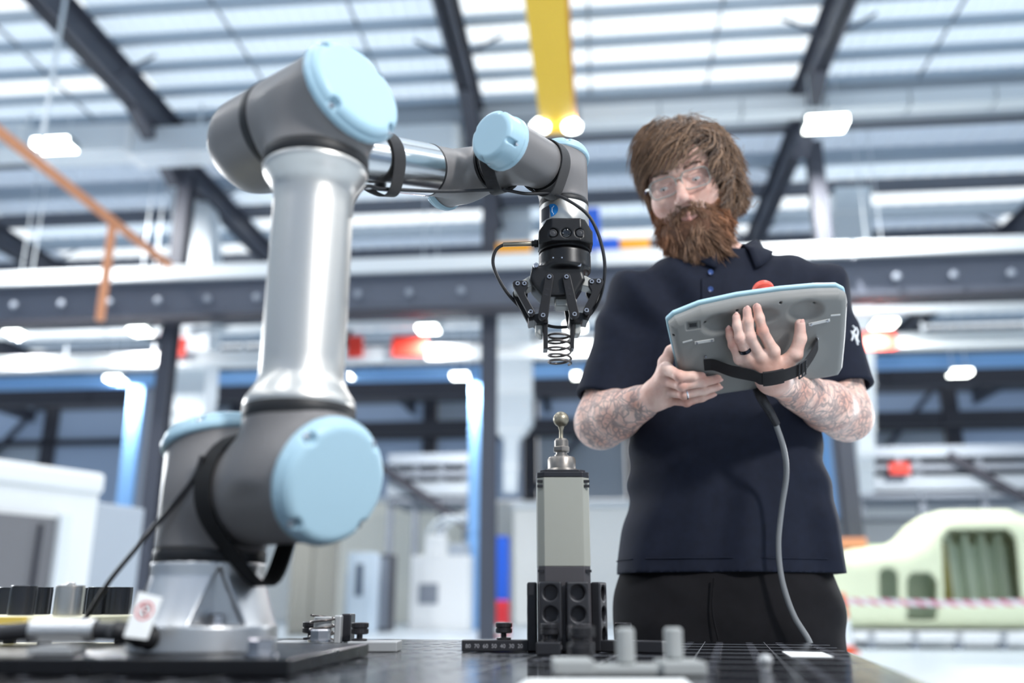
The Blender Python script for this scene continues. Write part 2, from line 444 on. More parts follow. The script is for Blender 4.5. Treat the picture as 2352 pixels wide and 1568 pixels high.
tray('trim_dark_beam', 'lower dark chord across the far bay', 420, 2550, 962, 992, 46, 0.6, 'dark_frame')
for px0, px1, py in ((285, 318, 865), (1078, 1108, 865), (1880, 1906, 865)):
    b = pbx(px0, px1, 863, 880, 34.1, 0.4); u0 = hp(px0, 1000, 34.1)[0]; u1 = hp(px1, 1000, 34.1)[0]
    tag(obj('column_blue', hbox(u0 - 0.0, u1, 34.1, 34.5, 0, hp(px0, 863, 34)[1]), 'post_blue'), 'slim blue post under the blue beam', kind='structure')
    tag(obj('column_grey', hbox(u1 + 0.02, u1 + 0.32, 34.3, 34.7, 0, hp(px0, 863, 34)[1]), 'mid_grey'), 'grey post beside the blue post', kind='structure')

# lamps
def hlamp(label, px, py, wpx, hpx, v, zr):
    wpx, hpx = max(9, wpx - 20), max(9, hpx - 9)
    ul, z0 = hp(px - wpx / 2, py + hpx / 2, v); ur, z1 = hp(px + wpx / 2, py - hpx / 2, v)
    dl = max(0.5, (z1 - z0) * 1.4)
    t = thing('ceiling_light', tuple(hw([((ul + ur) / 2, v, z0)])[0]), label, 'light', 'hall lamps')
    obj('diffuser', hbox(ul, ur, v, v + dl, z0, z0 + 0.05), 'lamp_glow', t)
    obj('diffuser', hbox(ul, ur, v - 0.03, v + 0.02, z0, z1 - 0.08), 'lamp_glow', t)
    obj('housing', hbox(ul - 0.02, ur + 0.02, v + 0.02, v + dl + 0.02, z0 + 0.05, z1 - 0.02), 'lamp_body', t)
    if wpx > 28: area_lamp('fixture_or_fill_light', tuple(hw([((ul + ur) / 2, v + dl / 2, z0 - 0.05)])[0]), tuple(hw([((ul + ur) / 2, v + dl / 2, 0)])[0]), 0.5, 950 if v < 21 else (650 if v > 30 else 130), (1.0, 0.99, 0.975))
    for f_ in (0.15, 0.85):
        u = ul + (ur - ul) * f_; obj('suspension', hbox(u - 0.012, u + 0.012, v + dl / 2 - 0.012, v + dl / 2 + 0.012, z1 - 0.02, zr), 'galvanised', t)
hlamp('long hall lamp at the upper edge beside the orange pipe', 115, 321, 104, 34, 20.4, 13.6)
hlamp('long hall lamp in front of the dark column above the man', 1901, 270, 110, 36, 20.2, 13.6)
hlamp('hall lamp cut by the frame edge below the runway girder', 27, 757, 58, 24, 23.3, 13.6)
hlamp('hall lamp over the first red sign from the frame edge', 315, 753, 64, 24, 23.3, 13.6)
hlamp('hall lamp over the wide red sign beside the robot', 980, 747, 66, 24, 23.3, 13.6)
hlamp('hall lamp behind the gripper finger tips', 1321, 742, 66, 24, 23.3, 13.6)
hlamp('hall lamp over the red sign behind the man', 2036, 734, 70, 25, 23.3, 13.6)
hlamp('hall lamp under the blue beam near the blue post', 259, 865, 58, 23, 33.4, 13.6)
hlamp('hall lamp under the blue beam between robot and motor', 1055, 858, 58, 23, 33.4, 13.6)
hlamp('small square hall lamp on the pale hanging duct', 1211, 856, 24, 22, 33.4, 13.6)
hlamp('hall lamp under the blue beam touching the shirt sleeve', 1323, 857, 36, 22, 33.4, 13.6)
hlamp('hall lamp under the blue beam far behind the tablet', 2210, 850, 64, 25, 33.4, 13.6)
hlamp('tiny hall lamp just past the upper arm tube', 801, 859, 16, 18, 33.4, 13.6)
for u_ in (-14, -5, 4, 13, 22):  # unseen lamps without fixtures, added to brighten the hall
    for v_ in (-10, -3, 4, 11):
        area_lamp('fixture_or_fill_light', tuple(hw([(u_, v_, 13.3)])[0]), tuple(hw([(u_, v_, 0)])[0]), 1.2, 170, (1.0, 0.99, 0.975))
# red signs on the white tray
for px, py, w, h, lab in ((397, 797, 56, 42, 'red sign on the white tray above the blue post'), (815, 795, 34, 46, 'red sign half hidden by the upper arm tube'), (940, 793, 80, 46, 'widest red sign on the white tray'), (2016, 780, 84, 44, 'red sign on the white tray behind the man')):
    t = thing('hanging_sign', tuple(hw([(hp(px, py, 24.0)[0], 24.0, hp(px, py + h / 2, 24.0)[1])])[0]), lab, 'sign', 'red signs on the white tray')
    obj('panel', pbx(px - w / 2, px + w / 2, py - h / 2, py + h / 2, 24.05, 0.12), 'sign_red', t)
    obj('white_patch', pbx(px + w * 0.02, px + w * 0.42, py + h * 0.12, py + h * 0.46, 24.02, 0.03), 'white_sign', t) if False else None
# pale ducts
def duct(name, label, secs, v, d, m='galvanised'):
    """box duct lofted down through picture sections (px0, px1, py)"""
    vs, fs = [], []
    for px0, px1, py in secs:
        u0, z = hp(px0, py, v); u1, _ = hp(px1, py, v); dd = d * (px1 - px0) / (secs[0][1] - secs[0][0])
        vs += [(u0, v, z), (u1, v, z), (u1, v + dd, z), (u0, v + dd, z)]
    for i in range(len(secs) - 1):
        a, b = i * 4, i * 4 + 4
        for k in range(4): fs.append((b + k, b + (k + 1) % 4, a + (k + 1) % 4, a + k))
    fs += [(0, 1, 2, 3), tuple(len(vs) - 4 + k for k in (3, 2, 1, 0))]
    return vs, fs
def duct_thing(label, secs, v, d):
    vs, fs = duct('', '', secs, v, d)
    t = thing('air_duct', tuple(hw([vs[-1]])[0]), label, 'duct', 'pale air ducts')
    obj('casing', (hw(vs), fs), 'galvanised', t)
    for i in range(0, len(secs) - 1):
        (a0, a1, ay), (b0, b1, by) = secs[i], secs[i + 1]
        n = max(1, int((by - ay) / 110))
        for k in range(n):
            f_ = (k + 0.5) / n; x0 = a0 + (b0 - a0) * f_; x1 = a1 + (b1 - a1) * f_; y = ay + (by - ay) * f_
            obj('flange', pbx(x0 - 2, x1 + 2, y - 3, y + 3, v - 0.04, d * (x1 - x0) / (secs[0][1] - secs[0][0]) + 0.08), 'tray_white', t)
    obj('drop_rod', hbox(hp((secs[0][0] + secs[0][1]) / 2, secs[0][2], v)[0] - 0.05, hp((secs[0][0] + secs[0][1]) / 2, secs[0][2], v)[0] + 0.05, v + d / 2 - 0.05, v + d / 2 + 0.05, hp(secs[0][0], secs[0][2], v)[1], 13.785), 'galvanised', t)
    return t
duct_thing('pale square duct hanging between the orange pipe and the robot', [(385, 470, 405), (398, 482, 560), (402, 484, 700), (384, 470, 905), (390, 462, 980)], 24.9, 0.9)
duct_thing('pale duct with a funnel end behind the gripper', [(1136, 1216, 430), (1134, 1218, 700), (1126, 1220, 965), (1158, 1190, 1012), (1156, 1186, 1130)], 28, 0.9)
duct_thing('pale duct with a funnel end behind the man', [(1918, 2000, 430), (1916, 2008, 650), (1905, 2012, 960), (1970, 2010, 1010), (1976, 2008, 1132)], 27.42, 0.9)
d_ = thing('air_duct', tuple(hw([(-8, 21.2, 12)])[0]), 'long horizontal pale duct running across behind the robot elbow', 'duct', 'pale air ducts')
for i in range(5):
    obj('casing', pbx(-200 + 250 * i, 40 + 250 * i, 288, 346, 21.2, 0.9), 'galvanised', d_)
    obj('flange', pbx(38 + 250 * i, 52 + 250 * i, 284, 350, 21.15, 1.0), 'tray_white', d_)
for i in range(3): obj('strap_rod', hbox(hp(40 + 400 * i, 300, 21.2)[0] - 0.03, hp(40 + 400 * i, 300, 21.2)[0] + 0.03, 21.6, 21.66, hp(40, 300, 21.2)[1], 14.42), 'galvanised', d_)
tray('trim_light_strip', 'pale strip above the hall lamp on the far side', 1330, 2500, 252, 284, 21.2, 0.5, 'tray_white')
# yellow travelling crane
u0, v0 = hz(1250, -160, 12.0); u1, v1 = hz(1272, 306, 12.0)
uc = (u0 + u1) / 2
cr = thing('bridge_crane', tuple(hw([(uc, v1, 12.0)])[0]), 'yellow box girder of an overhead travelling crane', 'crane')
obj('girder', hbox(uc - 0.37, uc + 0.3, v0, v1, 12.03, 12.95), 'crane_yellow', cr)
obj('bottom_flange', hbox(uc - 0.4, uc + 0.4, v0, v1, 12.0, 12.03), 'crane_yellow', cr)
obj('side_rail', hbox(uc + 0.3, uc + 0.46, v0, v1, 12.1, 12.5), 'crane_orange', cr)
obj('end_carriage', hbox(uc - 0.36, uc + 0.36, v1 + 0.01, v1 + 0.4, 12.2, 12.9), 'crane_orange', cr)
obj('bridge_hanger', hbox(uc - 0.1, uc + 0.1, v1 - 0.3, v1 - 0.1, 12.95, 13.9), 'dark_frame', cr)
for px in (1241, 1314):
    u, z = hp(px, 288, v1 - 0.4)
    o = obj('crane_lamp', lathe([(0.0, -0.12), (0.2, -0.1), (0.22, 0.0), (0.12, 0.12), (0.0, 0.14)], 14, hw([(u, v1 - 0.4, z)])[0], V3((0, 0, 1))), 'lamp_glow', cr)
# boxes on the runway tray
for px0, px1, py0, py1, m, lab in ((1338, 1380, 478, 578, 'deep_blue', 'upright blue hoist box on the runway tray behind the gripper'), (1382, 1422, 548, 580, 'deep_blue', 'low blue box on the runway tray'), (1140, 1218, 558, 582, 'crane_orange', 'yellow box on the runway tray behind the cable loop'), (1424, 1492, 550, 577, 'crane_orange', 'yellow box on the runway tray beside the beard')):
    b = thing('hoist_box', tuple(hw([(hp(px0, py1, 21.85)[0], 21.9, zt0)])[0]), lab, 'hoist', 'boxes on the runway tray')
    u0, u1 = hp(px0, py1, 21.85)[0], hp(px1, py1, 21.85)[0]; z1 = hp(px0, py0, 21.85)[1]
    obj('casing', hbox(u0, u1, 21.82, 22.18, zt0 + 0.01, max(z1, zt0 + 0.3)), m, b, bev=0.03)
    obj('lid', hbox(u0 + 0.06, u1 - 0.06, 21.86, 22.14, max(z1, zt0 + 0.3), max(z1, zt0 + 0.3) + 0.05), 'galvanised', b)
# orange gas pipe
pz = 9.6
a_, b_ = hz(-60, 255, pz), hz(258, 508, pz); c_ = hz(352, 575, pz)
gp_ = thing('gas_pipe', tuple(hw([(b_[0], b_[1], pz)])[0]), 'orange pipe running under the roof with a drop leg', 'pipe')
um = (a_[0] + b_[0]) / 2
obj('main_run', cyl(hw([(um, a_[1] - 3, pz)])[0], hw([(um, c_[1] + 1.0, pz)])[0], 0.11, 12), 'pipe_orange', gp_, smooth=60)
obj('drop_leg', cyl(hw([(um, b_[1], pz)])[0], hw([(um, b_[1], hp(236, 735, b_[1])[1])])[0], 0.10, 12), 'pipe_orange', gp_, smooth=60)
obj('pipe_hanger', hbox(um - 0.03, um + 0.03, a_[1] + 2, a_[1] + 2.06, pz, 13.6), 'galvanised', gp_)
# end wall
ew = tag(empty('wall_end', tuple(hw([(0, 58, 0)])[0])), 'far end wall of pale panels framed in dark steel above white', kind='structure')
VW = 58.0
z_w = hp(1176, 1150, VW)[1]
for i in range(14):
    u = -44 + i * 6.6
    obj('lower_panel', hbox(u + 0.05, u + 6.55, VW, VW + 0.2, 0, z_w), 'wall_white' if i % 4 else 'wall_cream', ew)
    for k, (pa, pb) in enumerate(((1148, 1000), (992, 905), (865, 760), (755, 600))):
        obj('wall_panel', hbox(u + 0.5, u + 6.1, VW, VW + 0.15, hp(1176, pa, VW)[1], hp(1176, pb, VW)[1]), 'wall_light' if (i + k) % 3 else 'panel_grey', ew)
    obj('mullion', hbox(u - 0.45, u + 0.45, VW - 0.3, VW + 0.3, z_w, 14.2), 'dark_frame', ew)
    if i % 3 == 0:
        obj('brace', hbar((u, VW - 0.4, z_w + 0.3), (u + 6.6, VW - 0.4, hp(1176, 880, VW)[1]), 0.3, 0.3), 'rafter_steel', ew)
for py in (1000, 900, 760): obj('girt', hbox(-48, 48, VW - 0.3, VW + 0.3, hp(1176, py + 5, VW)[1], hp(1176, py - 8, VW)[1]), 'dark_frame', ew)
# rest of the shell, outside the picture
for nm, b in (('wall_back', (-50, 52, -15.3, -15)), ('wall_left', (-50, -49.7, -15, 58)), ('wall_right', (51.7, 52, -15, 58))):
    w = tag(empty(nm, tuple(hw([((b[0] + b[1]) / 2, (b[2] + b[3]) / 2, 0)])[0])), 'grey clad wall of the hall with translucent upper sheets', kind='structure')
    obj('cladding', hbox(*b, 0, 6.5), 'clad_grey', w); obj('upper_sheet', hbox(*b, 6.5, 15.0), 'wall_light', w)
for nm, u in (('left', RU[0]), ('right', RU[-1])):
    e0, e1 = (-50, RU[0]) if nm == 'left' else (RU[-1], 52)
    obj('roof_sheet', corr(e0, e1, -15, 58, ZA, 1.5), 'roof_sheet', ceil_)

# ---- far floor things
mat('locker_blue', (206, 220, 232), 0.5); mat('taupe', (150, 148, 140), 0.6); mat('machine_white', (248, 249, 248), 0.5); mat('glass_dark', (92, 104, 122), 0.2); mat('box_red', (222, 52, 62), 0.5)
def stand(name, label, cat, px0, px1, py0, v, dv, m, group=None):
    u0 = hp(px0, py0, v)[0]; u1 = hp(px1, py0, v)[0]; z1 = hp((px0 + px1) / 2, py0, v)[1]
    t = thing(name, tuple(hw([((u0 + u1) / 2, v, 0)])[0]), label, cat, group); obj('body', hbox(u0, u1, v, v + dv, 0.0, z1), m, t, bev=0.02)
    return t, u0, u1, z1
t, u0, u1, z1 = stand('locker', 'pale blue locker with a narrow dark window', 'locker', 800, 858, 1268, 30, 1.0, 'locker_blue')
obj('door', hbox(u0 + 0.06, u1 - 0.06, 29.95, 30, 0.1, z1 - 0.08), 'locker_blue', t, bev=0.02); obj('window', hbox(u0 + 0.3, u1 - 0.3, 29.92, 29.95, z1 * 0.45, z1 * 0.85), 'glass_dark', t)
t, u0, u1, z1 = stand('locker', 'tall dark block standing in for the shaded gap beside the pale locker', 'cabinet', 864, 897, 1272, 31.2, 1.0, 'dark_frame')  # solid dark block put in for a shaded gap, no cabinet
obj('door', hbox(u0 + 0.04, u1 - 0.04, 31.15, 31.2, 0.1, z1 - 0.1), 'mid_grey', t, bev=0.02)
t, u0, u1, z1 = stand('partition_screen', 'taupe partition standing behind the robot base', 'partition', 672, 775, 1235, 27, 0.3, 'taupe')
for f_ in (0.0, 0.5): obj('panel', hbox(u0 + (u1 - u0) * f_ + 0.03, u0 + (u1 - u0) * (f_ + 0.5) - 0.03, 26.95, 27, 0.1, z1 - 0.05), 'taupe', t, bev=0.01)
t, u0, u1, z1 = stand('white_machine', 'white machine with pale pipes on top in the far hall', 'machine', 945, 1078, 1275, 33, 2.0, 'machine_white')
obj('control_box', hbox(u0 + 0.5, u0 + 1.3, 32.9, 33, z1, z1 + 0.7), 'machine_white', t, bev=0.02); obj('hood', hbox(u0 + 1.35, u1 - 0.1, 33, 34, z1, z1 + 0.4), 'panel_grey', t, bev=0.02)
obj('viewing_window', hbox(u0 + 0.3, u0 + 1.0, 32.95, 33, 0.9, 1.6), 'mid_grey', t)
for k in range(3):
    obj('pipe', hw_t := (lambda pts: (tube(hw(pts), 0.05, 8)))(spline([(u0 + 0.6 + 0.3 * k, 33.4, z1), (u0 + 0.5 + 0.3 * k, 33.4, z1 + 0.9), (u0 + 1.2 + 0.3 * k, 33.4, z1 + 1.4), (u0 + 1.9, 33.4, z1 + 1.2)], 6)), 'galvanised', t)
t, u0, u1, z1 = stand('blue_cabinet', 'tall bright blue cabinet behind the motor', 'cabinet', 1106, 1166, 1230, 28, 0.8, 'deep_blue')
for f_ in (0.0, 0.5): obj('door', hbox(u0 + (u1 - u0) * f_ + 0.02, u0 + (u1 - u0) * (f_ + 0.5) - 0.02, 27.96, 28, 0.1, z1 - 0.05), 'deep_blue', t, bev=0.01)
t, u0, u1, z1 = stand('tool_chest', 'red tool chest in front of the blue cabinet', 'tool chest', 1108, 1166, 1378, 26, 0.7, 'box_red')
for k in range(3): obj('drawer', hbox(u0 + 0.04, u1 - 0.04, 25.96, 26, 0.1 + k * (z1 - 0.15) / 3, 0.06 + (k + 1) * (z1 - 0.15) / 3), 'box_red' if k else 'machine_white', t)
t, u0, u1, z1 = stand('office_module', 'long white site office with a dark window strip', 'office', 1180, 1480, 1165, 44, 6.0, 'wall_white')
obj('window_strip', hbox(u0 + 5.2, u1 - 0.4, 43.95, 44, 1.4, 2.3), 'mid_grey', t); obj('roof_edge', hbox(u0 - 0.1, u1 + 0.1, 43.8, 50.1, z1, z1 + 0.25), 'galvanised', t)
t, u0, u1, z1 = stand('office_module', 'cream walled store beyond the white machine', 'office', 770, 1080, 1152, 48, 6.0, 'wall_cream')
obj('roof_edge', hbox(u0 - 0.1, u1 + 0.1, 47.8, 54.1, z1, z1 + 0.25), 'galvanised', t); obj('door', hbox(u0 + 0.8, u0 + 2.0, 47.95, 48, 0, 2.6), 'panel_grey', t)
# mezzanine with pale decks between the far posts
for px0, px1, lab in ((890, 1075, 'grey steel mezzanine behind the motor'), (1960, 2420, 'grey steel mezzanine beyond the pale green fuselage')):
    u0, u1 = hp(px0, 1100, 38)[0], hp(px1, 1100, 38)[0]
    t = thing('mezzanine', tuple(hw([((u0 + u1) / 2, 38, 0)])[0]), lab, 'mezzanine')
    for py0, py1, m in ((1038, 1062, 'panel_grey'), (1078, 1092, 'mid_grey'), (1105, 1135, 'clad_grey'), (1142, 1152, 'mid_grey')):
        obj('deck', hbox(u0, u1, 38, 42, hp(1176, py1, 38)[1], hp(1176, py0, 38)[1]), m, t)
    for f_ in np.linspace(0.03, 0.97, 4): obj('post', hbox(u0 + (u1 - u0) * f_ - 0.12, u0 + (u1 - u0) * f_ + 0.12, 38.2, 38.5, 0, hp(1176, 1040, 38)[1]), 'mid_grey', t)
    obj('stair_string', hbar((u1 - 4, 37.8, hp(1176, 1060, 38)[1]), (u1, 37.8, hp(1176, 1150, 38)[1] - 1.0), 0.1, 0.35), 'dark_frame', t)
# white machine enclosure on the robot's side
mat('door_grey', (124, 123, 126), 0.5)
eb = thing('machine_enclosure', tuple(hw([(-6, 9.5, 0)])[0]), 'large white machine enclosure with a grey sliding door', 'machine')
za = 0.84 + 1.40
P1, P2 = V3(at(-190, 1010, 8.6)), V3(at(236, 1092, 10.4))
def slab_q(p, q, z0, z1, th, m, name, parent, off=0.0, bev=0.0):
    p = V3(p) * (1, 1, 0); q = V3(q) * (1, 1, 0); d = q - p; d /= np.linalg.norm(d); n = np.array([d[1], -d[0], 0])
    if n[1] > 0: n = -n
    a, b = p + n * off, q + n * off; c, e = b - n * th, a - n * th
    v = [(*x[:2], z0) for x in (a, b, c, e)] + [(*x[:2], z1) for x in (a, b, c, e)]
    return obj(name, (np.array(v), list(BOXF)), m, parent, bev=bev)
zh = P2[2]
slab_q(P1, P2, 0, zh, 2.4, 'machine_white', 'body', eb, bev=0.04)
slab_q(P1, P2 + (P2 - P1) * 0.004, zh - 0.22, zh + 0.02, 2.5, 'machine_white', 'roof_lip', eb, off=0.06, bev=0.05)
Q2 = V3(at(372, 1166, 11.4))
slab_q(P2, Q2, 0, Q2[2], 2.0, 'panel_grey', 'side_cabinet', eb, off=-0.25, bev=0.03)
dz_ = at(60, 1180, 9.4)[2]
slab_q(V3(at(-150, 1200, 8.75)), V3(at(124, 1200, 9.9)), 0.1, dz_, 0.06, 'door_grey', 'sliding_door', eb, off=0.05)
slab_q(V3(at(80, 1200, 9.7)), V3(at(88, 1200, 9.74)), 0.1, dz_ - 0.08, 0.06, 'dark_frame', 'door_seam', eb, off=0.09)
slab_q(V3(at(126, 1200, 9.9)), V3(at(148, 1200, 10.02)), 0.0, dz_ + 0.04, 0.1, 'tray_white', 'door_post', eb, off=0.1)
slab_q(V3(at(222, 1260, 10.3)), V3(at(243, 1260, 10.4)), at(230, 1295, 10.4)[2], at(230, 1230, 10.4)[2], 0.03, 'sign_pink', 'notice', eb, off=0.02) if False else None
# pale green fuselage on a cradle
mat('primer_green', (236, 242, 208), 0.5); mat('primer_shade', (226, 240, 220), 0.5); mat('interior_green', (214, 230, 206), 0.55); mat('olive', (132, 124, 60), 0.6)
VH = 20.0
hel = thing('fuselage_shell', tuple(hw([(hp(2200, 1440, VH)[0], VH + 1, 0.5)])[0]), 'pale green helicopter fuselage shell with an open doorway', 'fuselage')
outl = [hp(x, y, VH) for x, y in ((1915, 1440), (1915, 1268), (2000, 1256), (2075, 1247), (2110, 1228), (2142, 1192), (2178, 1168), (2330, 1166), (2385, 1185), (2430, 1240), (2600, 1270), (2680, 1340), (2650, 1420), (2560, 1450), (2060, 1446))]
outl = outl[::-1]
door_o = [hp(x, y, VH) for x, y in ((2176, 1382), (2172, 1240), (2184, 1222), (2315, 1220), (2330, 1236), (2342, 1382))][::-1]
win1 = [hp(x, y, VH) for x, y in ((2028, 1372), (2026, 1318), (2034, 1310), (2050, 1310), (2058, 1320), (2060, 1372))][::-1]
win2 = [hp(x, y, VH) for x, y in ((2092, 1418), (2090, 1332), (2100, 1320), (2136, 1320), (2148, 1336), (2150, 1418))][::-1]
def hl(P): return np.stack([P @ HU, P @ HV, P[:, 2]], 1)
def f_hel(P):
    L = P
    p2 = poly_sd(L[:, [0, 2]], outl)
    d = smax(p2, np.abs(L[:, 1] - (VH + 1.1)) - 1.1, 0.5)
    inner = smax(p2 + 0.14, np.abs(L[:, 1] - (VH + 1.1)) - 0.98, 0.4)
    d = np.maximum(d, -inner)
    for w in (door_o, win1, win2):
        d = smax(d, -np.maximum(poly_sd(L[:, [0, 2]], w) - 0.05, L[:, 1] - (VH + 0.5)), 0.06)
    return d
def poly_sd(P2, poly):
    d = np.full(len(P2), 1e9); s = np.ones(len(P2)); n = len(poly)
    for i in range(n):
        a, b = V3(poly[i]), V3(poly[(i + 1) % n]); e = b - a; w = P2 - a
        t = np.clip((w @ e) / (e @ e), 0, 1); pr = w - t[:, None] * e; d = np.minimum(d, (pr * pr).sum(1))
        c1 = P2[:, 1] >= a[1]; c2 = P2[:, 1] < b[1]; c3 = e[0] * w[:, 1] > e[1] * w[:, 0]
        s[(c1 & c2 & c3) | (~c1 & ~c2 & ~c3)] *= -1
    return s * np.sqrt(d)
oo = np.array(outl)
v, q = net(f_hel, (oo[:, 0].min() - 0.2, VH - 0.3, oo[:, 1].min() - 0.2), (oo[:, 0].max() + 0.2, VH + 2.5, oo[:, 1].max() + 0.2), 0.055, 1)
obj('skin', (hw(v), q), 'primer_green', hel, smooth=60)
du0, du1 = hp(2176, 1300, VH)[0], hp(2342, 1300, VH)[0]; dz0, dz1 = hp(2200, 1385, VH)[1], hp(2200, 1218, VH)[1]
obj('inner_wall', hbox(hp(2000, 1300, VH)[0], du1 + 0.4, VH + 1.4, VH + 1.45, dz0 - 0.3, dz1 - 0.2), 'interior_green', hel)
for k in range(5):
    u = du0 + 0.1 + (du1 - du0) * k / 4; obj('frame_rib', hbox(u, u + 0.10, VH + 1.15, VH + 1.4, dz0, dz1), 'primer_shade', hel)
obj('seat_panel', hbox(du0 + 0.02, du0 + 0.22, VH + 0.5, VH + 0.9, dz0, dz1 - 0.2), 'olive', hel)
cr_ = thing('fuselage_cradle', tuple(hw([(hp(2200, 1480, VH)[0], VH + 1, 0)])[0]), 'white wheeled cradle under the pale green fuselage', 'cradle')
cz0 = hp(2200, 1447, VH)[1]
for px0, px1 in ((1960, 2440),):
    u0, u1 = hp(px0, 1450, VH)[0], hp(px1, 1450, VH)[0]
    obj('side_beam', hbox(u0, u1, VH - 0.1, VH + 0.15, 0.16, cz0 - 0.02), 'machine_white', cr_, bev=0.02); obj('side_beam', hbox(u0, u1, VH + 1.9, VH + 2.1, 0.16, cz0 - 0.02), 'machine_white', cr_, bev=0.02)
    for f_ in np.linspace(0.08, 0.92, 5):
        u = u0 + (u1 - u0) * f_
        obj('cross_bearer', hbox(u - 0.08, u + 0.08, VH - 0.1, VH + 2.1, 0.2, cz0 - 0.04), 'panel_grey', cr_)
        obj('castor', cyl(hw([(u, VH - 0.06, 0.09)])[0], hw([(u, VH + 0.06, 0.09)])[0], 0.09, 16), 'mid_grey', cr_)
t, u0, u1, z1 = stand('grey_crate', 'low dark grey crate behind the fuselage tail', 'crate', 1900, 2150, 1196, 24, 1.5, 'mid_grey')
obj('lid', hbox(u0 - 0.04, u1 + 0.04, 23.96, 25.54, z1, z1 + 0.08), 'girder_grey', t)
t2 = thing('orange_box', tuple(hw([(hp(1962, 1254, VH + 0.6)[0], VH + 0.8, hp(1962, 1256, VH + 0.6)[1])])[0]), 'small orange case on top of the fuselage tail', 'case')
obj('case_body', pbx(1934, 1992, 1238, 1257, VH + 0.6, 0.5), 'pipe_orange', t2, bev=0.02); obj('case_lid', pbx(1936, 1990, 1234, 1238, VH + 0.62, 0.46), 'pipe_orange', t2)
# traffic cone and barrier tape
mat('cone_orange', (240, 96, 48), 0.5); mat('cone_white', (244, 248, 250), 0.5)
u, v = hz(1944, 1502, 0.0); cb_ = hw([(u, v, 0)])[0]; hc = hp(1944, 1362, v)[1]
cn = thing('traffic_cone', tuple(cb_), 'tall orange traffic post with a white band beside the man', 'cone')
obj('foot', hbox(u - 0.2, u + 0.2, v - 0.2, v + 0.2, 0, 0.05), 'cone_orange', cn, bev=0.01)
obj('lower_cone', lathe([(0.17, 0.05), (0.145, hc * 0.14)], 20, cb_), 'cone_orange', cn, smooth=40); obj('white_band', lathe([(0.145, hc * 0.14), (0.11, hc * 0.58)], 20, cb_), 'cone_white', cn, smooth=40)
obj('upper_cone', lathe([(0.11, hc * 0.58), (0.085, hc * 0.98), (0.06, hc), (0, hc)], 20, cb_), 'cone_orange', cn, smooth=40)
mt = mat('barrier_tape', (230, 190, 205), 0.5)
nt = mt.node_tree; tc = nt.nodes.new('ShaderNodeTexCoord'); wv = nt.nodes.new('ShaderNodeTexWave'); wv.bands_direction = 'DIAGONAL'; wv.inputs['Scale'].default_value = 3.4
rp = nt.nodes.new('ShaderNodeValToRGB'); rp.color_ramp.interpolation = 'CONSTANT'; rp.color_ramp.elements[0].color = lin((240, 236, 240)); rp.color_ramp.elements[1].color = lin((214, 120, 150)); rp.color_ramp.elements[1].position = 0.5
nt.links.new(tc.outputs['Object'], wv.inputs['Vector']); nt.links.new(wv.outputs['Fac'], rp.inputs['Fac']); nt.links.new(rp.outputs['Color'], nt.nodes['Principled BSDF'].inputs['Base Color'])
ztp = hp(1960, 1380, v)[1]
ur = hp(2500, 1390, v - 0.8)[0]
tt = spline([(u, v, ztp), ((u + ur) / 2, v - 0.3, ztp - 0.04), (ur, v - 0.8, ztp)], 10)
o = obj('barrier_tape', tube(hw(tt), 1.0, section=[(0.004, -0.055), (0.004, 0.055), (-0.004, 0.055), (-0.004, -0.055)], ups=[-HV] * len(tt)), 'barrier_tape'); tag(o, 'red and white barrier tape strung from the traffic post', 'tape')
u, z = hp(2068, 1088, 37.6)
rs = thing('hanging_sign', tuple(hw([(u, 37.6, z)])[0]), 'small red sign on the far mezzanine', 'sign'); obj('panel', pbx(2044, 2090, 1062, 1088, 37.6, 0.1), 'sign_red', rs); obj('bracket', pbx(2060, 2072, 1050, 1064, 37.7, 0.3), 'mid_grey', rs)
# ------------------------------------------------------------------ welding table
mat('table_steel', (44, 44, 50), 0.15, 0.75, var=0.18, vscale=9, rvar=0.05)
mat('hole_steel', (96, 96, 102), 0.35, 0.9)
mat('scribe', (170, 172, 176), 0.4, 0.6)
mat('screw_steel', (200, 200, 205), 0.25, 1.0)
mat('dark_steel', (48, 48, 53), 0.38, 0.55)
TA = math.radians(13)
TU = np.array([math.cos(TA), -math.sin(TA), 0]); TV = np.array([math.sin(TA), math.cos(TA), 0])
KC = np.array([0.536, 1.635, TZ])                       # far corner on the man's side
def tpt(u, v, z=0.0): return KC + TU * u + TV * v + Zx3 * z
Zx3 = np.array([0, 0, 1.0])
NU, NV, CELL = 34, 26, 0.05
table = thing('welding_table', tuple(KC - TU * 0.85 - TV * 0.65 - Zx3 * TZ), 'dark steel welding table with a grid of holes', 'table')
vs, fs, vh, fh = [], [], [], []
K = 12
for i in range(NU):
    for j in range(NV):
        cu, cv = -(i + 0.5) * CELL, -(j + 0.5) * CELL
        k0 = len(vs); h0_ = len(vh)
        for k in range(K):
            a = 2 * math.pi * (k + 0.5) / K
            m_ = max(abs(math.cos(a)), abs(math.sin(a)))
            vs.append(tpt(cu + CELL / 2 * math.cos(a) / m_, cv + CELL / 2 * math.sin(a) / m_))
        for k in range(K):
            a = 2 * math.pi * (k + 0.5) / K; vs.append(tpt(cu + 0.0068 * math.cos(a), cv + 0.0068 * math.sin(a)))
        for k in range(K):
            kk = (k + 1) % K; fs.append((k0 + k, k0 + kk, k0 + K + kk, k0 + K + k))
        for rr, zz in ((0.0068, 0), (0.006, -0.0010), (0.006, -0.012)):
            for k in range(K):
                a = 2 * math.pi * (k + 0.5) / K; vh.append(tpt(cu + rr * math.cos(a), cv + rr * math.sin(a), zz))
        for r_ in (0, 1):
            for k in range(K):
                kk = (k + 1) % K; fh.append((h0_ + r_ * K + k, h0_ + r_ * K + kk, h0_ + (r_ + 1) * K + kk, h0_ + (r_ + 1) * K + k))
W_, D_ = NU * CELL, NV * CELL
top = obj('table_top', (np.array(vs), fs), 'table_steel', table)
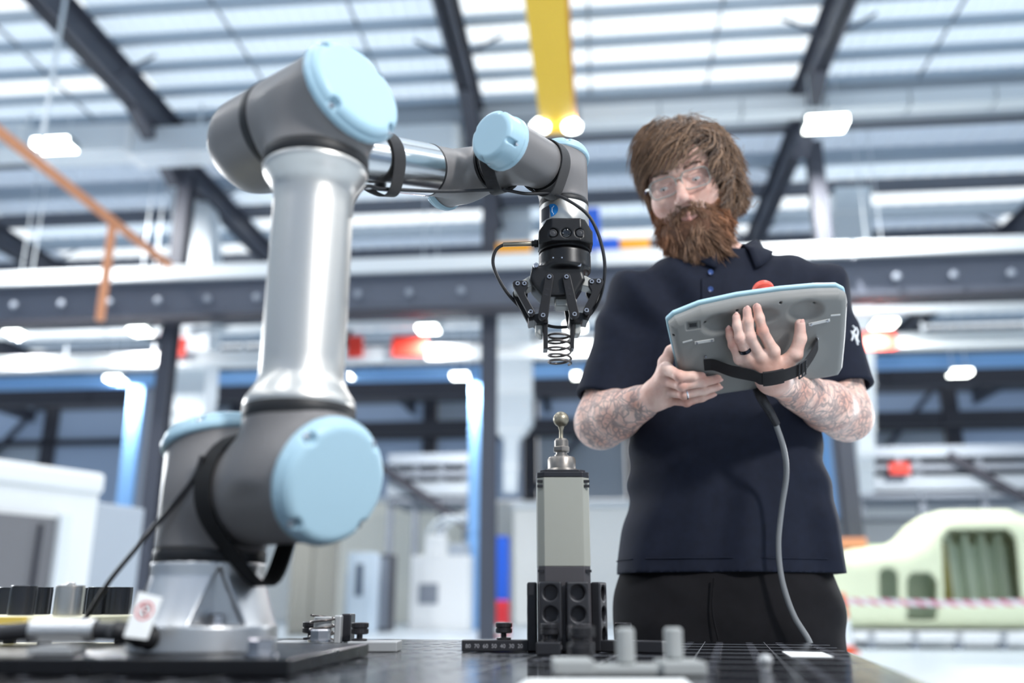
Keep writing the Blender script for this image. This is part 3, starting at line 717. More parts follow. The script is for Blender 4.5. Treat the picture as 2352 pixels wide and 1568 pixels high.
obj('hole_rims', (np.array(vh), fh), 'hole_steel', table, kind='stuff')
k = []
for (u0, u1, v0, v1) in ((-W_, 0, -0.002, 0), (-W_, 0, -D_, -D_ + 0.002), (-W_, -W_ + 0.002, -D_, 0), (-0.002, 0, -D_, 0)):
    v, f = box(u0, u1, v0, v1, -0.10, -0.0004); k.append((np.array([tpt(*p) for p in v]), f))
v, f = box(-W_ + 0.004, -0.004, -D_ + 0.004, -0.004, -0.10, -0.013); k.append((np.array([tpt(*p) for p in v]), f))
obj('table_apron', join(k), 'dark_steel', table)
for u in (-0.08, -W_ + 0.08):
    for w in (-0.08, -D_ + 0.08):
        v, f = box(u - 0.045, u + 0.045, w - 0.045, w + 0.045, -TZ, -0.10)
        obj('leg', (np.array([tpt(*p) for p in v]), f), 'dark_steel', table, bev=0.004)
for n in range(1, 14):
    v, f = box(-n * 0.1 - 0.0003, -n * 0.1 + 0.0003, -D_, 0, 0.0, 0.00025); obj('scribed_line', (np.array([tpt(*p) for p in v]), f), 'scribe', table)
for n in range(1, 10):
    v, f = box(-W_, 0, -n * 0.1 - 0.0003, -n * 0.1 + 0.0003, 0.0, 0.00025); obj('scribed_line', (np.array([tpt(*p) for p in v]), f), 'scribe', table)
# black plate under the robot
PA = math.radians(3)
plate = thing('mounting_plate', (-0.4, 1.03, TZ), 'thick black steel plate under the robot base', 'plate')
pv, pf = box(-0.6, -0.2, 0.858, 1.21, TZ + 0.0005, TZ + 0.015)
mat('plate_black', (26, 26, 29), 0.3, 0.4, rvar=0.1, vscale=30)
obj('slab', (rotz(pv, -PA, (-0.2, 0.858, 0)), pf), 'plate_black', plate, bev=0.0015)
for px, py, z in ((735, 1474, TZ + 0.0152), (600, 1506, TZ + 0.0152)):
    c = atz(px, py, z)
    b = obj('bolt', join([lathe([(0.0165, 0), (0.0165, 0.003), (0.0135, 0.003)], 24, c), lathe([(0.0135, 0.003), (0.0135, 0.0145), (0.012, 0.016), (0, 0.016)], 6, c)]), 'screw_steel', plate, smooth=30)
# ------------------------------------------------------------------ robot arm
mat('arm_grey', (120, 117, 117), 0.42, 0.15, bump=0.12, bscale=1500, var=0.04, vscale=900)
mat('cap_blue', (164, 196, 212), 0.42, 0.0, coat=0.05)
mat('seal_black', (22, 22, 25), 0.5)
mat('aluminium', (205, 203, 199), 0.36, 0.9, bump=0.03, bscale=900, stretch=(1, 1, 0.05))
mat('aluminium_bright', (226, 226, 226), 0.2, 1.0)
mat('cast_alu', (206, 207, 209), 0.36, 0.9, bump=0.05, bscale=1200)
mat('screw_steel', (200, 200, 205), 0.25, 1.0)
mat('socket_dark', (40, 40, 44), 0.5, 0.5)
PHI = math.radians(50.5)
Ax = np.array([math.sin(PHI), -math.cos(PHI), 0.0])     # axis of shoulder, elbow and first wrist
Bx = np.array([math.cos(PHI), math.sin(PHI), 0.0])      # the way the forearm points, seen from above
Zx = np.array([0.0, 0.0, 1.0])
PZ = TZ + 0.015                                          # top of the base plate
B0 = np.array([-0.325, 1.0, PZ])
J1 = B0 + Zx * 0.1625
S = J1 + Ax * 0.138                                      # shoulder, foot of the upper arm
E_ = S + Zx * 0.425                                      # elbow
AL = math.radians(15.0)
FD = Bx * math.cos(AL) + Zx * math.sin(AL)
F0 = E_ - Ax * 0.120
W1 = F0 + FD * 0.392
W2 = W1 + Ax * 0.113
W3 = W2 + Bx * 0.0997
RB, RW = 0.0575, 0.0375

robot = thing('industrial_robot', tuple(B0), 'grey and light blue jointed robot arm bolted to the black plate', 'robot arm')
def housing(name, f, c, R, h=0.0022):
    v, q = net(f, V3(c) - R, V3(c) + R, h)
    return obj(name, (v, q), 'arm_grey', robot, smooth=180)
def screw(p, n, r, parent, m='screw_steel'):
    o = obj('screw', lathe([(0, -0.004), (r, -0.004), (r, 0.0008), (r * 0.85, 0.0016), (r * 0.5, 0.0016), (r * 0.5, -0.0008), (0, -0.0008)], 12, p, n), m, parent, smooth=40)
    return o
def cap(c, n, up, R, H, fil, notches, parent=robot, lip=True, nr=0.0062):
    """light blue lid: flat face, big fillet, screw notches round the rim"""
    fr = frame(n, up)
    def f(P):
        L = (P - V3(c)) @ fr.T
        rad = np.sqrt(L[:, 0] ** 2 + L[:, 1] ** 2)
        # rounded cylinder from z=-0.004 to H
        dx = rad - (R - fil); dz = L[:, 2] - (H - fil)
        body = np.minimum(np.maximum(dx, dz), 0) + np.sqrt(np.maximum(dx, 0) ** 2 + np.maximum(dz, 0) ** 2) - fil
        body = np.maximum(body, -(L[:, 2] + 0.004))
        if lip:
            rim = np.maximum(rad - (R + 0.0022), np.abs(L[:, 2] - 0.001) - 0.0035)
            body = smin(body, rim, 0.003)
        for a in notches:
            cx, cy = (R - nr * 0.55) * math.cos(a), (R - nr * 0.55) * math.sin(a)
            hole = np.maximum(np.sqrt((L[:, 0] - cx) ** 2 + (L[:, 1] - cy) ** 2) - nr, (H * 0.45) - L[:, 2])
            body = smax(body, -hole, 0.0025)
        return body
    ext = R + 0.014 + H
    v, q = net(f, V3(c) - ext, V3(c) + ext, 0.0019 if R > 0.05 else 0.0014)
    o = obj('joint_cap', (v, q), 'cap_blue', parent, smooth=180)
    for a in notches:
        p = V3(c) + fr.T @ np.array([(R - nr * 0.55) * math.cos(a), (R - nr * 0.55) * math.sin(a), H * 0.45 + 0.0005])
        screw(p, fr[2], nr * 0.62, o)
    return o
def seal(c, n, R, w, name='seal_ring', m='seal_black'):
    return obj(name, lathe([(R - 0.004, -w / 2), (R - 0.0006, -w / 2), (R, -w / 2 + 0.0008), (R, w / 2 - 0.0008), (R - 0.0006, w / 2), (R - 0.004, w / 2)], 64, c, n), m, robot, smooth=40)

# base casting with four bolt scoops
def f_base(P):
    L = P - B0
    r = np.sqrt(L[:, 0] ** 2 + L[:, 1] ** 2); z = L[:, 2]
    Rz = 0.0745 - np.clip((z - 0.026) / 0.05, 0, 1) ** 0.8 * 0.0165
    d = np.maximum((r - Rz) * 0.94, np.maximum(0.0016 - z, z - 0.088))
    for k in range(4):
        a = math.radians(-62 + 90 * k); ca, sa = math.cos(a), math.sin(a)
        rad = L[:, 0] * ca + L[:, 1] * sa; tan = -L[:, 0] * sa + L[:, 1] * ca
        scoop = np.maximum(np.maximum((np.abs(tan) - (0.088 - z) * 0.46) * 0.9, (0.047 + np.abs(tan) * 0.25) - rad), 0.0265 - z)
        d = smax(d, -scoop, 0.0025)
    return d - 0.0012
v, q = net(f_base, B0 + V3((-0.09, -0.09, -0.006)), B0 + V3((0.09, 0.09, 0.1)), 0.002)
base = obj('base', (v, q), 'cast_alu', robot, smooth=180)
for k in range(4):
    a = math.radians(-62 + 90 * k)
    p = B0 + V3((0.0635 * math.cos(a), 0.0635 * math.sin(a), 0.0278))
    obj('bolt', join([lathe([(0.0095, 0), (0.0095, 0.002), (0.0075, 0.002), (0.0075, 0.0095), (0.0065, 0.0105), (0, 0.0105)], 6, p)]), 'screw_steel', base, smooth=30)
obj('cable_gland', join([lathe([(0.013, 0), (0.013, 0.006), (0.0105, 0.009), (0.0105, 0.02), (0.0085, 0.024), (0, 0.024)], 24, B0 + V3((-0.028, -0.063, 0.016)), (-0.45, -0.9, 0.05))]), 'seal_black', base, smooth=40)
seal(B0 + Zx * 0.0955, Zx, 0.0585, 0.0135)
obj('trim_ring', lathe([(0.05, 0), (0.0592, 0), (0.0592, 0.0035), (0.05, 0.0035)], 64, B0 + Zx * 0.0848), 'aluminium_bright', robot, smooth=40)

TI = math.radians(15)
def tilt(n, away): return V3(n) * math.cos(TI) + V3(away) * math.sin(TI)
# base joint: upright barrel, lid on top, side branch to the shoulder
n1 = tilt(Zx, -Ax); c1 = J1 + Zx * 0.056
def f_j1(P):
    d = sd_cyl(P, B0 + Zx * 0.103, J1 + Zx * 0.12, RB, 0.002)
    d = smin(d, sd_cyl(P, J1, J1 + Ax * 0.066, RB, 0.002), 0.022)
    return smax(d, sd_plane(P, c1, n1), 0.002)
housing('base_joint_housing', f_j1, J1 + V3((0.01, -0.01, 0)), 0.135)
cap(c1, n1, Ax, 0.0605, 0.017, 0.011, [math.radians(a) for a in (35, 125, 215, 305)])
seal(J1 + Ax * 0.069, Ax, 0.058, 0.006)
# shoulder joint
n2 = tilt(Ax, -Zx); c2 = S + Ax * 0.052
def f_j2(P):
    d = sd_cyl(P, J1 + Ax * 0.072, S + Ax * 0.12, RB, 0.002)
    d = smin(d, sd_cyl(P, S, S + Zx * 0.0655, 0.0565, 0.002), 0.022)
    return smax(d, sd_plane(P, c2, n2), 0.002)
housing('shoulder_housing', f_j2, S, 0.135)
cap(c2, n2, Zx, 0.0605, 0.017, 0.011, [math.radians(a) for a in (48, 138, 228, 318)])
seal(S + Zx * 0.0705, Zx, 0.0572, 0.0145)
# upper arm tube with flared collars
h0, h1 = 0.0775, 0.425 - 0.0775
prof = [(0.05, h0), (0.0562, h0), (0.0568, h0 + 0.002), (0.0562, h0 + 0.006), (0.0545, h0 + 0.010), (0.0505, h0 + 0.016), (0.047, h0 + 0.022), (0.0448, h0 + 0.028), (0.0436, h0 + 0.034),
        (0.0434, h0 + 0.05), (0.0434, h1 - 0.05), (0.0436, h1 - 0.034), (0.0448, h1 - 0.028), (0.047, h1 - 0.022), (0.0505, h1 - 0.016), (0.0548, h1 - 0.010), (0.0568, h1 - 0.006), (0.0574, h1 - 0.002), (0.0566, h1), (0.05, h1)]
obj('upper_arm_tube', lathe(prof, 96, S), 'aluminium', robot, smooth=50)
seal(E_ - Zx * 0.0705, Zx, 0.0580, 0.0145)
# elbow
n3 = tilt(Ax, Zx); c3 = E_ + Ax * 0.052
def f_j3(P):
    d = sd_cyl(P, E_ - Ax * 0.062, E_ + Ax * 0.12, RB, 0.002)
    d = smin(d, sd_cyl(P, E_ - Zx * 0.0655, E_, 0.0568, 0.002), 0.022)
    return smax(d, sd_plane(P, c3, n3), 0.002)
housing('elbow_housing', f_j3, E_, 0.135)
cap(c3, n3, -Zx, 0.0605, 0.017, 0.011, [math.radians(a) for a in (48, 138, 228, 318)])
seal(E_ - Ax * 0.0655, Ax, 0.0582, 0.014)
def f_f0(P):
    d = sd_cyl(P, F0, E_ - Ax * 0.069, RB, 0.002)
    d = np.minimum(d, sd_ell(P, F0, (RB, RB, RB)))
    return smin(d, sd_cyl(P, F0, F0 + FD * 0.085, 0.049, 0.002), 0.03)
housing('forearm_root_housing', f_f0, F0 + FD * 0.02 + Ax * 0.02, 0.135)
# forearm tube, seal, far housing with the first wrist
obj('forearm_tube', lathe([(0.03, 0.088), (0.0455, 0.088), (0.0455, 0.095), (0.0425, 0.105), (0.0405, 0.13), (0.0385, 0.30), (0.03, 0.30)], 80, F0, FD), 'aluminium_bright', robot, smooth=50)
seal(F0 + FD * 0.302, FD, 0.039, 0.004)
n4 = V3(-Ax)
def f_w0(P):
    d = sd_cyl(P, W1 - Ax * 0.05, W1 + Ax * 0.046, RW, 0.0015)
    return smin(d, sd_cyl(P, F0 + FD * 0.305, W1, 0.0375, 0.0015), 0.02)
housing('forearm_wrist_housing', f_w0, W1 - FD * 0.03, 0.1, 0.0018)
cap(W1 - Ax * 0.05, -Ax, Zx, 0.0385, 0.016, 0.009, [math.radians(a) for a in (45, 135, 225, 315)], nr=0.0045)
seal(W1 + Ax * 0.0485, Ax, 0.038, 0.004); seal(W1 + Ax * 0.0545, Ax, 0.038, 0.0022)
TI = math.radians(6)
n5 = tilt(-Bx, -Ax * 0); c5 = W2 - Bx * 0.040
def f_w1(P):
    d = sd_cyl(P, W1 + Ax * 0.0555, W2, RW, 0.0015)
    return smin(d, sd_cyl(P, c5, W2 + Bx * 0.046, RW, 0.0015), 0.018)
housing('wrist_housing', f_w1, W2 - Ax * 0.02, 0.1, 0.0018)
cap(c5, -Bx, Zx, 0.0385, 0.036, 0.009, [math.radians(a) for a in (60, 150, 240, 330)], nr=0.0036)
seal(W2 + Bx * 0.0485, Bx, 0.038, 0.004)
TI = math.radians(9)
n6 = tilt(Zx, Bx); c6 = W3 + Zx * 0.034
def f_w2(P):
    d = sd_cyl(P, W2 + Bx * 0.051, W3, RW, 0.0015)
    d = smin(d, sd_cyl(P, W3 - Zx * 0.044, W3 + Zx * 0.08, RW, 0.0015), 0.018)
    return smax(d, sd_plane(P, c6, n6), 0.0015)
housing('tool_wrist_housing', f_w2, W3, 0.1, 0.0018)
cap(c6, n6, -Bx, 0.0392, 0.015, 0.009, [math.radians(a) for a in (45, 135, 225, 315)], nr=0.0045)
seal(W3 - Zx * 0.0485, Zx, 0.038, 0.008)
obj('tool_flange', lathe([(0.02, -0.0895), (0.0375, -0.0895), (0.038, -0.0885), (0.038, -0.0535), (0.0375, -0.0525), (0.02, -0.0525)], 72, W3), 'aluminium', robot, smooth=40)
# round sticker on the tool flange: dark band with a blue half disc and a white line drawing of an arm
mat('sticker_blue', (22, 112, 182), 0.4); mat('sticker_dark', (58, 60, 70), 0.4); mat('white_paint', (240, 242, 244), 0.5)
def on_flange(pts, r):
    """(arc length, z) pairs wrapped on the flange; arc 0 faces the camera"""
    out = []
    for s, z in pts:
        a = -math.pi / 2 + s / 0.038
        out.append((W3[0] + r * math.cos(a), W3[1] + r * math.sin(a), W3[2] + z))
    return np.array(out)
def sticker(name, poly, m, r, parent):
    # fan out a fine outline so that it follows the curve
    poly = [V3(poly[i]) * (1 - t) + V3(poly[(i + 1) % len(poly)]) * t for i in range(len(poly)) for t in np.linspace(0, 1, 8)[:-1]]
    c = np.mean(poly, 0); n = len(poly); vs = [on_flange([c], r)[0]]; fs = []
    rings = 10
    for k in range(1, rings + 1):
        vs += list(on_flange([c + (V3(p) - c) * k / rings for p in poly], r))
    for i in range(n): fs.append((0, 1 + i, 1 + (i + 1) % n))
    for k in range(rings - 1):
        for i in range(n):
            j = (i + 1) % n; fs.append((1 + k * n + i, 1 + (k + 1) * n + i, 1 + (k + 1) * n + j, 1 + k * n + j))
    return obj(name, (np.array(vs), fs), m, parent)
flg = robot.children[-1]
half = [(-0.023, -0.0805), (-0.0225, -0.0805)] + [(-0.0225 + 0.0115 * math.cos(t), -0.070 + 0.0105 * math.sin(t)) for t in np.linspace(-math.pi / 2, math.pi / 2, 14)] + [(-0.0225, -0.0595), (-0.026, -0.0595)]
sticker('sticker_band', [(-0.046, -0.083), (-0.026, -0.0815), (-0.025, -0.0605), (-0.046, -0.0615)], 'sticker_dark', 0.03808, flg)
sticker('sticker_disc', half, 'sticker_blue', 0.03812, flg)
for k, line in enumerate(([(-0.0175, -0.0635), (-0.019, -0.0655), (-0.0215, -0.0665)], [(-0.0205, -0.0665), (-0.021, -0.0725)], [(-0.021, -0.0725), (-0.0195, -0.0745)], [(-0.0185, -0.0755), (-0.0188, -0.0775)])):
    obj('sticker_line', tube(on_flange(spline([(x, y, 0) for x, y in line], 4)[:, :2], 0.0381), 0.00042, 5), 'white_paint', flg)

# ------------------------------------------------------------------ straps and cables on the arm
mat('strap', (30, 29, 32), 0.95, bump=0.7, bscale=1800, var=0.25, vscale=900, sheen=0.3)
mat('strap_dark', (14, 13, 15), 0.8, bump=0.4, bscale=1500)
mat('cable_black', (40, 40, 43), 0.45); mat('cable_grey', (120, 122, 124), 0.4)
def loop_strap(name, label, c, n, R, w, tail=None, thick=0.0016, squash=None, group=None, up=(0, 0, 1), m='strap'):
    """flat band once round a limb, optionally drawn out to a tail point"""
    fr = frame(n, up); N = 56; pts = []; ups = []
    for i in range(N):
        a = 2 * math.pi * i / N; rx = R * math.cos(a); ry = R * math.sin(a); p = V3(c) + fr[0] * rx + fr[1] * ry
        if tail is not None:
            t = V3(tail) - V3(c); td = t / np.linalg.norm(t); rd = (fr[0] * math.cos(a) + fr[1] * math.sin(a))
            k = max(0.0, float(rd @ td)); ext = np.linalg.norm(t) - R
            p = p + td * ext * k ** 7
        pts.append(p); ups.append(fr[0] * math.cos(a) + fr[1] * math.sin(a))
    sec = [(thick / 2, -w / 2), (thick / 2, w / 2), (-thick / 2, w / 2), (-thick / 2, -w / 2)]
    o = obj(name, tube(pts, 1.0, section=sec, closed=True, ups=ups), m, smooth=40)
    return tag(o, label, 'strap', group)
loop_strap('cable_strap', 'black hook-and-loop strap round the silver forearm tube', F0 + FD * 0.205 , V3(FD) + Ax * 0.05, 0.0425, 0.0205, tail=F0 + FD * 0.205 - Zx * 0.055 + Ax * 0.018, up=Zx)
loop_strap('cable_strap', 'black hook-and-loop strap beside the forward blue wrist cap', W2 - Ax * 0.045, V3(Ax) + Bx * 0.12, 0.0405, 0.0205, tail=W2 - Ax * 0.042 - Zx * 0.052 - Bx * 0.01, up=Zx)
loop_strap('cable_strap', 'black hook-and-loop strap round the wrist above the gripper', W2 + Bx * 0.052, V3(Bx) + Zx * 0.05, 0.0405, 0.0205, tail=W2 + Bx * 0.052 - Zx * 0.054 + Ax * 0.012, up=Zx)
loop_strap('cable_strap', 'wide black strap hanging slack round the lower shoulder joint', J1 + Ax * 0.069, Ax, 0.0605, 0.028, tail=J1 + Ax * 0.082 - Zx * 0.098 + Bx * 0.02, up=Zx, thick=0.0025, m='strap_dark')
# thin cable: base -> strap -> along the forearm -> round the gripper
T1 = F0 + FD * 0.205 - Zx * 0.046 + Ax * 0.016
T2 = W2 - Ax * 0.042 - Zx * 0.047 - Bx * 0.005
T3 = W2 + Bx * 0.052 - Zx * 0.049 + Ax * 0.012
G = W3
cab = spline([E_ - Ax * 0.03 + Bx * 0.075 - Zx * 0.16, E_ - Ax * 0.05 + Bx * 0.09 - Zx * 0.09, F0 + FD * 0.16 - Zx * 0.05 + Ax * 0.02, T1, (T1 * 0.5 + T2 * 0.5) - Zx * 0.003, T2, (T2 + T3) / 2 - Zx * 0.003, T3,
              G + V3((0.008, -0.052, -0.066)), G + V3((0.036, -0.052, -0.092)), G + V3((0.053, -0.042, -0.134)), G + V3((0.0565, -0.03, -0.176)), G + V3((0.047, 0.01, -0.208)),
              G + V3((0.02, 0.045, -0.226)), G + V3((-0.02, 0.05, -0.228)), G + V3((-0.056, 0.035, -0.212)), G + V3((-0.088, 0.012, -0.186)), G + V3((-0.108, 0.0, -0.150)), G + V3((-0.106, -0.006, -0.126)), G + V3((-0.092, -0.010, -0.1165)), G + V3((-0.078, -0.010, -0.1155))], 8)
cable = thing('sensor_cable', tuple(cab[0]), 'thin black cable strapped under the forearm and looped round the gripper', 'cable')
obj('sheath', tube(cab, 0.0026, 10), 'cable_black', cable, smooth=60)
mat('connector_brass', (150, 142, 128), 0.35, 0.9)
p0, p1 = G + V3((-0.094, -0.010, -0.1165)), G + V3((-0.048, -0.010, -0.1150))
obj('connector_sleeve', lathe([(0.0030, 0), (0.0036, 0.0008), (0.0036, 0.0440), (0.003, 0.0450)], 20, p0, p1 - p0), 'connector_brass', cable, smooth=40)
obj('connector_nut', lathe([(0.0045, 0), (0.0045, 0.004), (0.006, 0.004), (0.006, 0.008), (0.005, 0.009), (0.0062, 0.009), (0.0062, 0.014)], 12, G + V3((-0.0505, -0.010, -0.1151)), (1, 0, 0)), 'seal_black', cable, smooth=30)
# ------------------------------------------------------------------ gripper under the wrist
mat('black_satin', (19, 18, 20), 0.32, 0.0, bump=0.1, bscale=1500); mat('black_anodised', (25, 24, 27), 0.38, 0.2)
mat('pad_grey', (176, 176, 172), 0.45, 0.3); mat('lens_glass', (14, 14, 18), 0.1, coat=1.0); mat('lens_dark', (52, 52, 55), 0.35)
GS = 0.000695
GY = W3[1]
gx0 = 1279.0
def gz(py):               # picture row on the gripper axis -> height
    return at(1279, py, GY - 0.03)[2]
def gp(px, py): return (at(px, py, GY - 0.03)[0], gz(py))
grip = thing('robot_gripper', (W3[0], W3[1], gz(690)), 'black two finger gripper with a camera ring hanging from the wrist', 'gripper')
zt = W3[2] - 0.0895
cx = W3[0]
def cg(z): return np.array([cx, GY, z])
z_cam1 = gz(562); z_body0 = gz(608)
# camera ring with a chamfered front
def f_cam(P):
    d = sd_cyl(P, cg(z_cam1), cg(zt - 0.0005), 0.0392, 0.0015)
    L = P - cg((zt + z_cam1) / 2)
    h = (zt - z_cam1) / 2
    b = np.maximum(np.maximum(np.abs(L[:, 0]) - 0.0405, np.abs(L[:, 2]) - h), np.maximum(-L[:, 1] - 0.047, L[:, 1]))
    b = np.maximum(b, (np.abs(L[:, 0]) * 0.80 + (L[:, 2] + 0.0) * 0.6) - 0.0335)
    b = np.maximum(b, (-L[:, 1] * 0.8 + np.abs(L[:, 0]) * 0.6) - 0.0505)
    d = smin(d, b, 0.003)
    for lx in (-0.0195, 0.0, 0.0205):
        q = P - (cg(z_cam1 + 0.0125) + V3((lx, -0.047, 0)))
        d = smax(d, -np.maximum(np.sqrt(q[:, 0] ** 2 + q[:, 2] ** 2) - 0.0075, np.abs(q[:, 1]) - 0.0035), 0.0012)
    return d
v, q = net(f_cam, cg(z_cam1) - 0.055, cg(zt) + 0.055, 0.0013)
camring = obj('camera_ring', (v, q), 'black_satin', grip, smooth=180)
for lx, rr, m in ((-0.0195, 0.0056, 'lens_dark'), (0.0, 0.0066, 'lens_glass'), (0.0205, 0.0056, 'lens_dark')):
    obj('lens', lathe([(rr, 0), (rr, 0.0022), (rr * 0.8, 0.0028), (rr * 0.62, 0.002), (0, 0.0026)], 24, cg(z_cam1 + 0.0125) + V3((lx, -0.0436, 0)), (0, -1, 0)), m, camring, smooth=40)
obj('coupling_ring', lathe([(0.03, 0), (0.0394, 0), (0.0394, 0.003), (0.03, 0.003)], 64, cg(z_cam1 - 0.003)), 'seal_black', grip, smooth=40)
# barrel that slopes into the flat palm
palm = [gp(1223, 606), gp(1216, 636), gp(1223, 652), gp(1247, 679), gp(1322, 677), gp(1345, 639), gp(1336, 606)]
def poly_sd(P2, poly):
    d = np.full(len(P2), 1e9); s = np.ones(len(P2)); n = len(poly)
    for i in range(n):
        a, b = V3(poly[i]), V3(poly[(i + 1) % n]); e = b - a; w = P2 - a
        t = np.clip((w @ e) / (e @ e), 0, 1); pr = w - t[:, None] * e; d = np.minimum(d, (pr * pr).sum(1))
        c1 = P2[:, 1] >= a[1]; c2 = P2[:, 1] < b[1]; c3 = e[0] * w[:, 1] > e[1] * w[:, 0]
        s[(c1 & c2 & c3) | (~c1 & ~c2 & ~c3)] *= -1
    return s * np.sqrt(d)
def f_barrel(P):
    d = sd_cyl(P, cg(z_body0 - 0.004), cg(z_cam1 - 0.003), 0.0395, 0.006)
    p2 = poly_sd(P[:, [0, 2]], palm)
    slab = smax(p2, np.abs(P[:, 1] - (GY - 0.003)) - 0.0245, 0.006)
    return smin(d, slab, 0.008)
v, q = net(f_barrel, cg(gz(690)) - 0.058, cg(z_cam1) + 0.058, 0.0015)
body = obj('body', (v, q), 'black_satin', grip, smooth=180)
for px, py in ((1231, 610), (1329, 608)):
    x, z = gp(px, py); screw((x, GY - 0.0315, z), (0, -1, 0), 0.0042, body)
for px in (1270, 1290):
    x, z = gp(px, 597); obj('marker_pin', cyl((x, GY - 0.0398, z), (x, GY - 0.033, z), 0.0012, 10), 'screw_steel', body)
obj('palm_block', join([box(cx - 0.016, cx + 0.016, GY - 0.014, GY + 0.012, gz(694), gz(677))]), 'pad_grey', grip, bev=0.002)
def slot(p, q, w0, w1, k=7):
    """outline of a bar with round ends between two picture points"""
    p, q = V3(gp(*p)), V3(gp(*q)); d = q - p; d /= np.linalg.norm(d); n = np.array([-d[1], d[0]]); out = []
    for i in range(k + 1):
        a = math.pi * i / k; out.append(q + n * -w1 * math.cos(a) + d * w1 * math.sin(a))
    for i in range(k + 1):
        a = math.pi * i / k; out.append(p + n * w0 * math.cos(a) - d * w0 * math.sin(a))
    return [tuple(x) for x in out]
def xz_plate(name, poly, y0, y1, m, parent, bev=0.0009):
    area = sum(poly[i][0] * poly[(i + 1) % len(poly)][1] - poly[(i + 1) % len(poly)][0] * poly[i][1] for i in range(len(poly)))
    if area < 0: poly = poly[::-1]
    n = len(poly)
    v = [(x, y0, z) for x, z in poly] + [(x, y1, z) for x, z in poly]
    f = [tuple(range(n)), tuple(reversed(range(n, 2 * n)))] + [((i + 1) % n, i, n + i, n + (i + 1) % n) for i in range(n)]
    return obj(name, (np.array(v), f), m, parent, bev=bev)
yf = GY - 0.0285
def fscrew(px, py, y, parent, r=0.0036):
    x, z = gp(px, py); screw((x, y, z), (0, -1, 0), r, parent)
for side, top, bot, holes in (('l', (1261.5, 639), (1247, 727), ((1256, 666.5), (1254.5, 680))), ('r', (1300.5, 639), (1319, 724.5), ((1306.5, 665), (1309, 678.5)))):
    for y0, y1 in ((yf - 0.0075, yf), (GY + 0.018, GY + 0.0255)):
        o = xz_plate('finger_link', slot(top, bot, 0.0062, 0.0072), y0, y1, 'black_anodised', grip)
        if y0 < GY:
            fscrew(top[0], top[1], y0 - 0.0006, o); fscrew(bot[0], bot[1], y0 - 0.0006, o)
            for hx, hy in holes:
                x, z = gp(hx, hy); obj('pin_hole', cyl((x, y0 - 0.0003, z), (x, y0 + 0.001, z), 0.0019, 12), 'socket_dark', o)
def pxs(lst): return [gp(1080 + a / 3.92, 440 + b / 3.92) for a, b in lst]
out_l = pxs([(392, 808), (412, 802), (505, 802), (522, 818), (520, 858), (494, 905), (500, 935), (584, 1085), (580, 1110), (560, 1124), (532, 1120), (384, 850), (380, 826)])
out_r = pxs([(1196, 800), (1180, 782), (1080, 788), (1062, 803), (1066, 845), (1092, 895), (1088, 925), (1018, 1062), (1016, 1090), (1040, 1113), (1070, 1108), (1190, 855), (1199, 825)])
for poly, scr in ((out_l, ((1189, 652.5), (1204.5, 652.5), (1219, 717))), (out_r, ((1358.8, 648), (1374.6, 647), (1347, 713.7)))):
    for y0, y1 in ((yf - 0.0035, yf + 0.0045), (GY + 0.012, GY + 0.020)):
        o = xz_plate('outer_link', poly, y0, y1, 'black_anodised', grip)
        if y0 < GY:
            for sx, sy in scr: fscrew(sx, sy, y0 - 0.0006, o)
for a, b in (((1189, 652.5), (1222, 636)), ((1374.6, 648), (1342, 636))):
    xz_plate('drive_arm', slot(a, b, 0.0055, 0.008), GY - 0.016, GY + 0.012, 'pad_grey', grip, bev=0.0012)
# knuckles, finger tips and their pads
for s, kn, tip, pad in (('l', [(560, 1085), (640, 1075), (700, 1095), (705, 1165), (600, 1168), (575, 1140), (530, 1150), (520, 1120)], [(660, 1150), (700, 1150), (704, 1392), (662, 1392)], [(588, 1160), (656, 1160), (656, 1262), (628, 1262), (592, 1225)]),
                        ('r', [(1030, 1070), (960, 1070), (895, 1090), (898, 1160), (1000, 1160), (1018, 1135), (1065, 1142), (1072, 1108)], [(904, 1150), (944, 1150), (944, 1385), (906, 1385)], [(948, 1155), (1008, 1155), (1008, 1215), (985, 1248), (948, 1250)])):
    k = xz_plate('knuckle', pxs(kn), GY - 0.022, GY + 0.016, 'black_anodised', grip)
    xz_plate('finger_tip', pxs(tip), GY - 0.018, GY + 0.006, 'black_anodised', grip)
    p = xz_plate('finger_pad', pxs(pad), GY - 0.012, GY + 0.012, 'pad_grey', grip, bev=0.002)
# the spring in the grip
mat('spring_steel', (98, 92, 90), 0.32, 0.85)
ztop, zbot = gz(759), gz(824)
sx = at(1285, 790, GY - 0.006)[0]; turns = 5.0; R = 0.0164; pts = []
for i in range(241):
    t = i / 240; th = 2 * math.pi * turns * t
    # closed coil at the lower and upper end
    zz = t * 1.0
    e0 = min(1, t / 0.18); e1 = min(1, (1 - t) / 0.18)
    w = (t - 0.09 + 0.09 * (1 - e0) ** 2 - 0.0) if t < 0.82 else (0.73 + 0.09 * (1 - (e1) ** 2))
    w = np.clip((w + 0.0) / 0.82, 0, 1)
    pts.append((sx + R * math.cos(th + 0.6), GY - 0.006 + R * math.sin(th + 0.6), ztop + (zbot - ztop) * w))
spring = obj('coil_spring', tube(pts, 0.00175, 8), 'spring_steel', smooth=60)
tag(spring, 'dark steel coil spring held between the gripper fingers', 'spring')
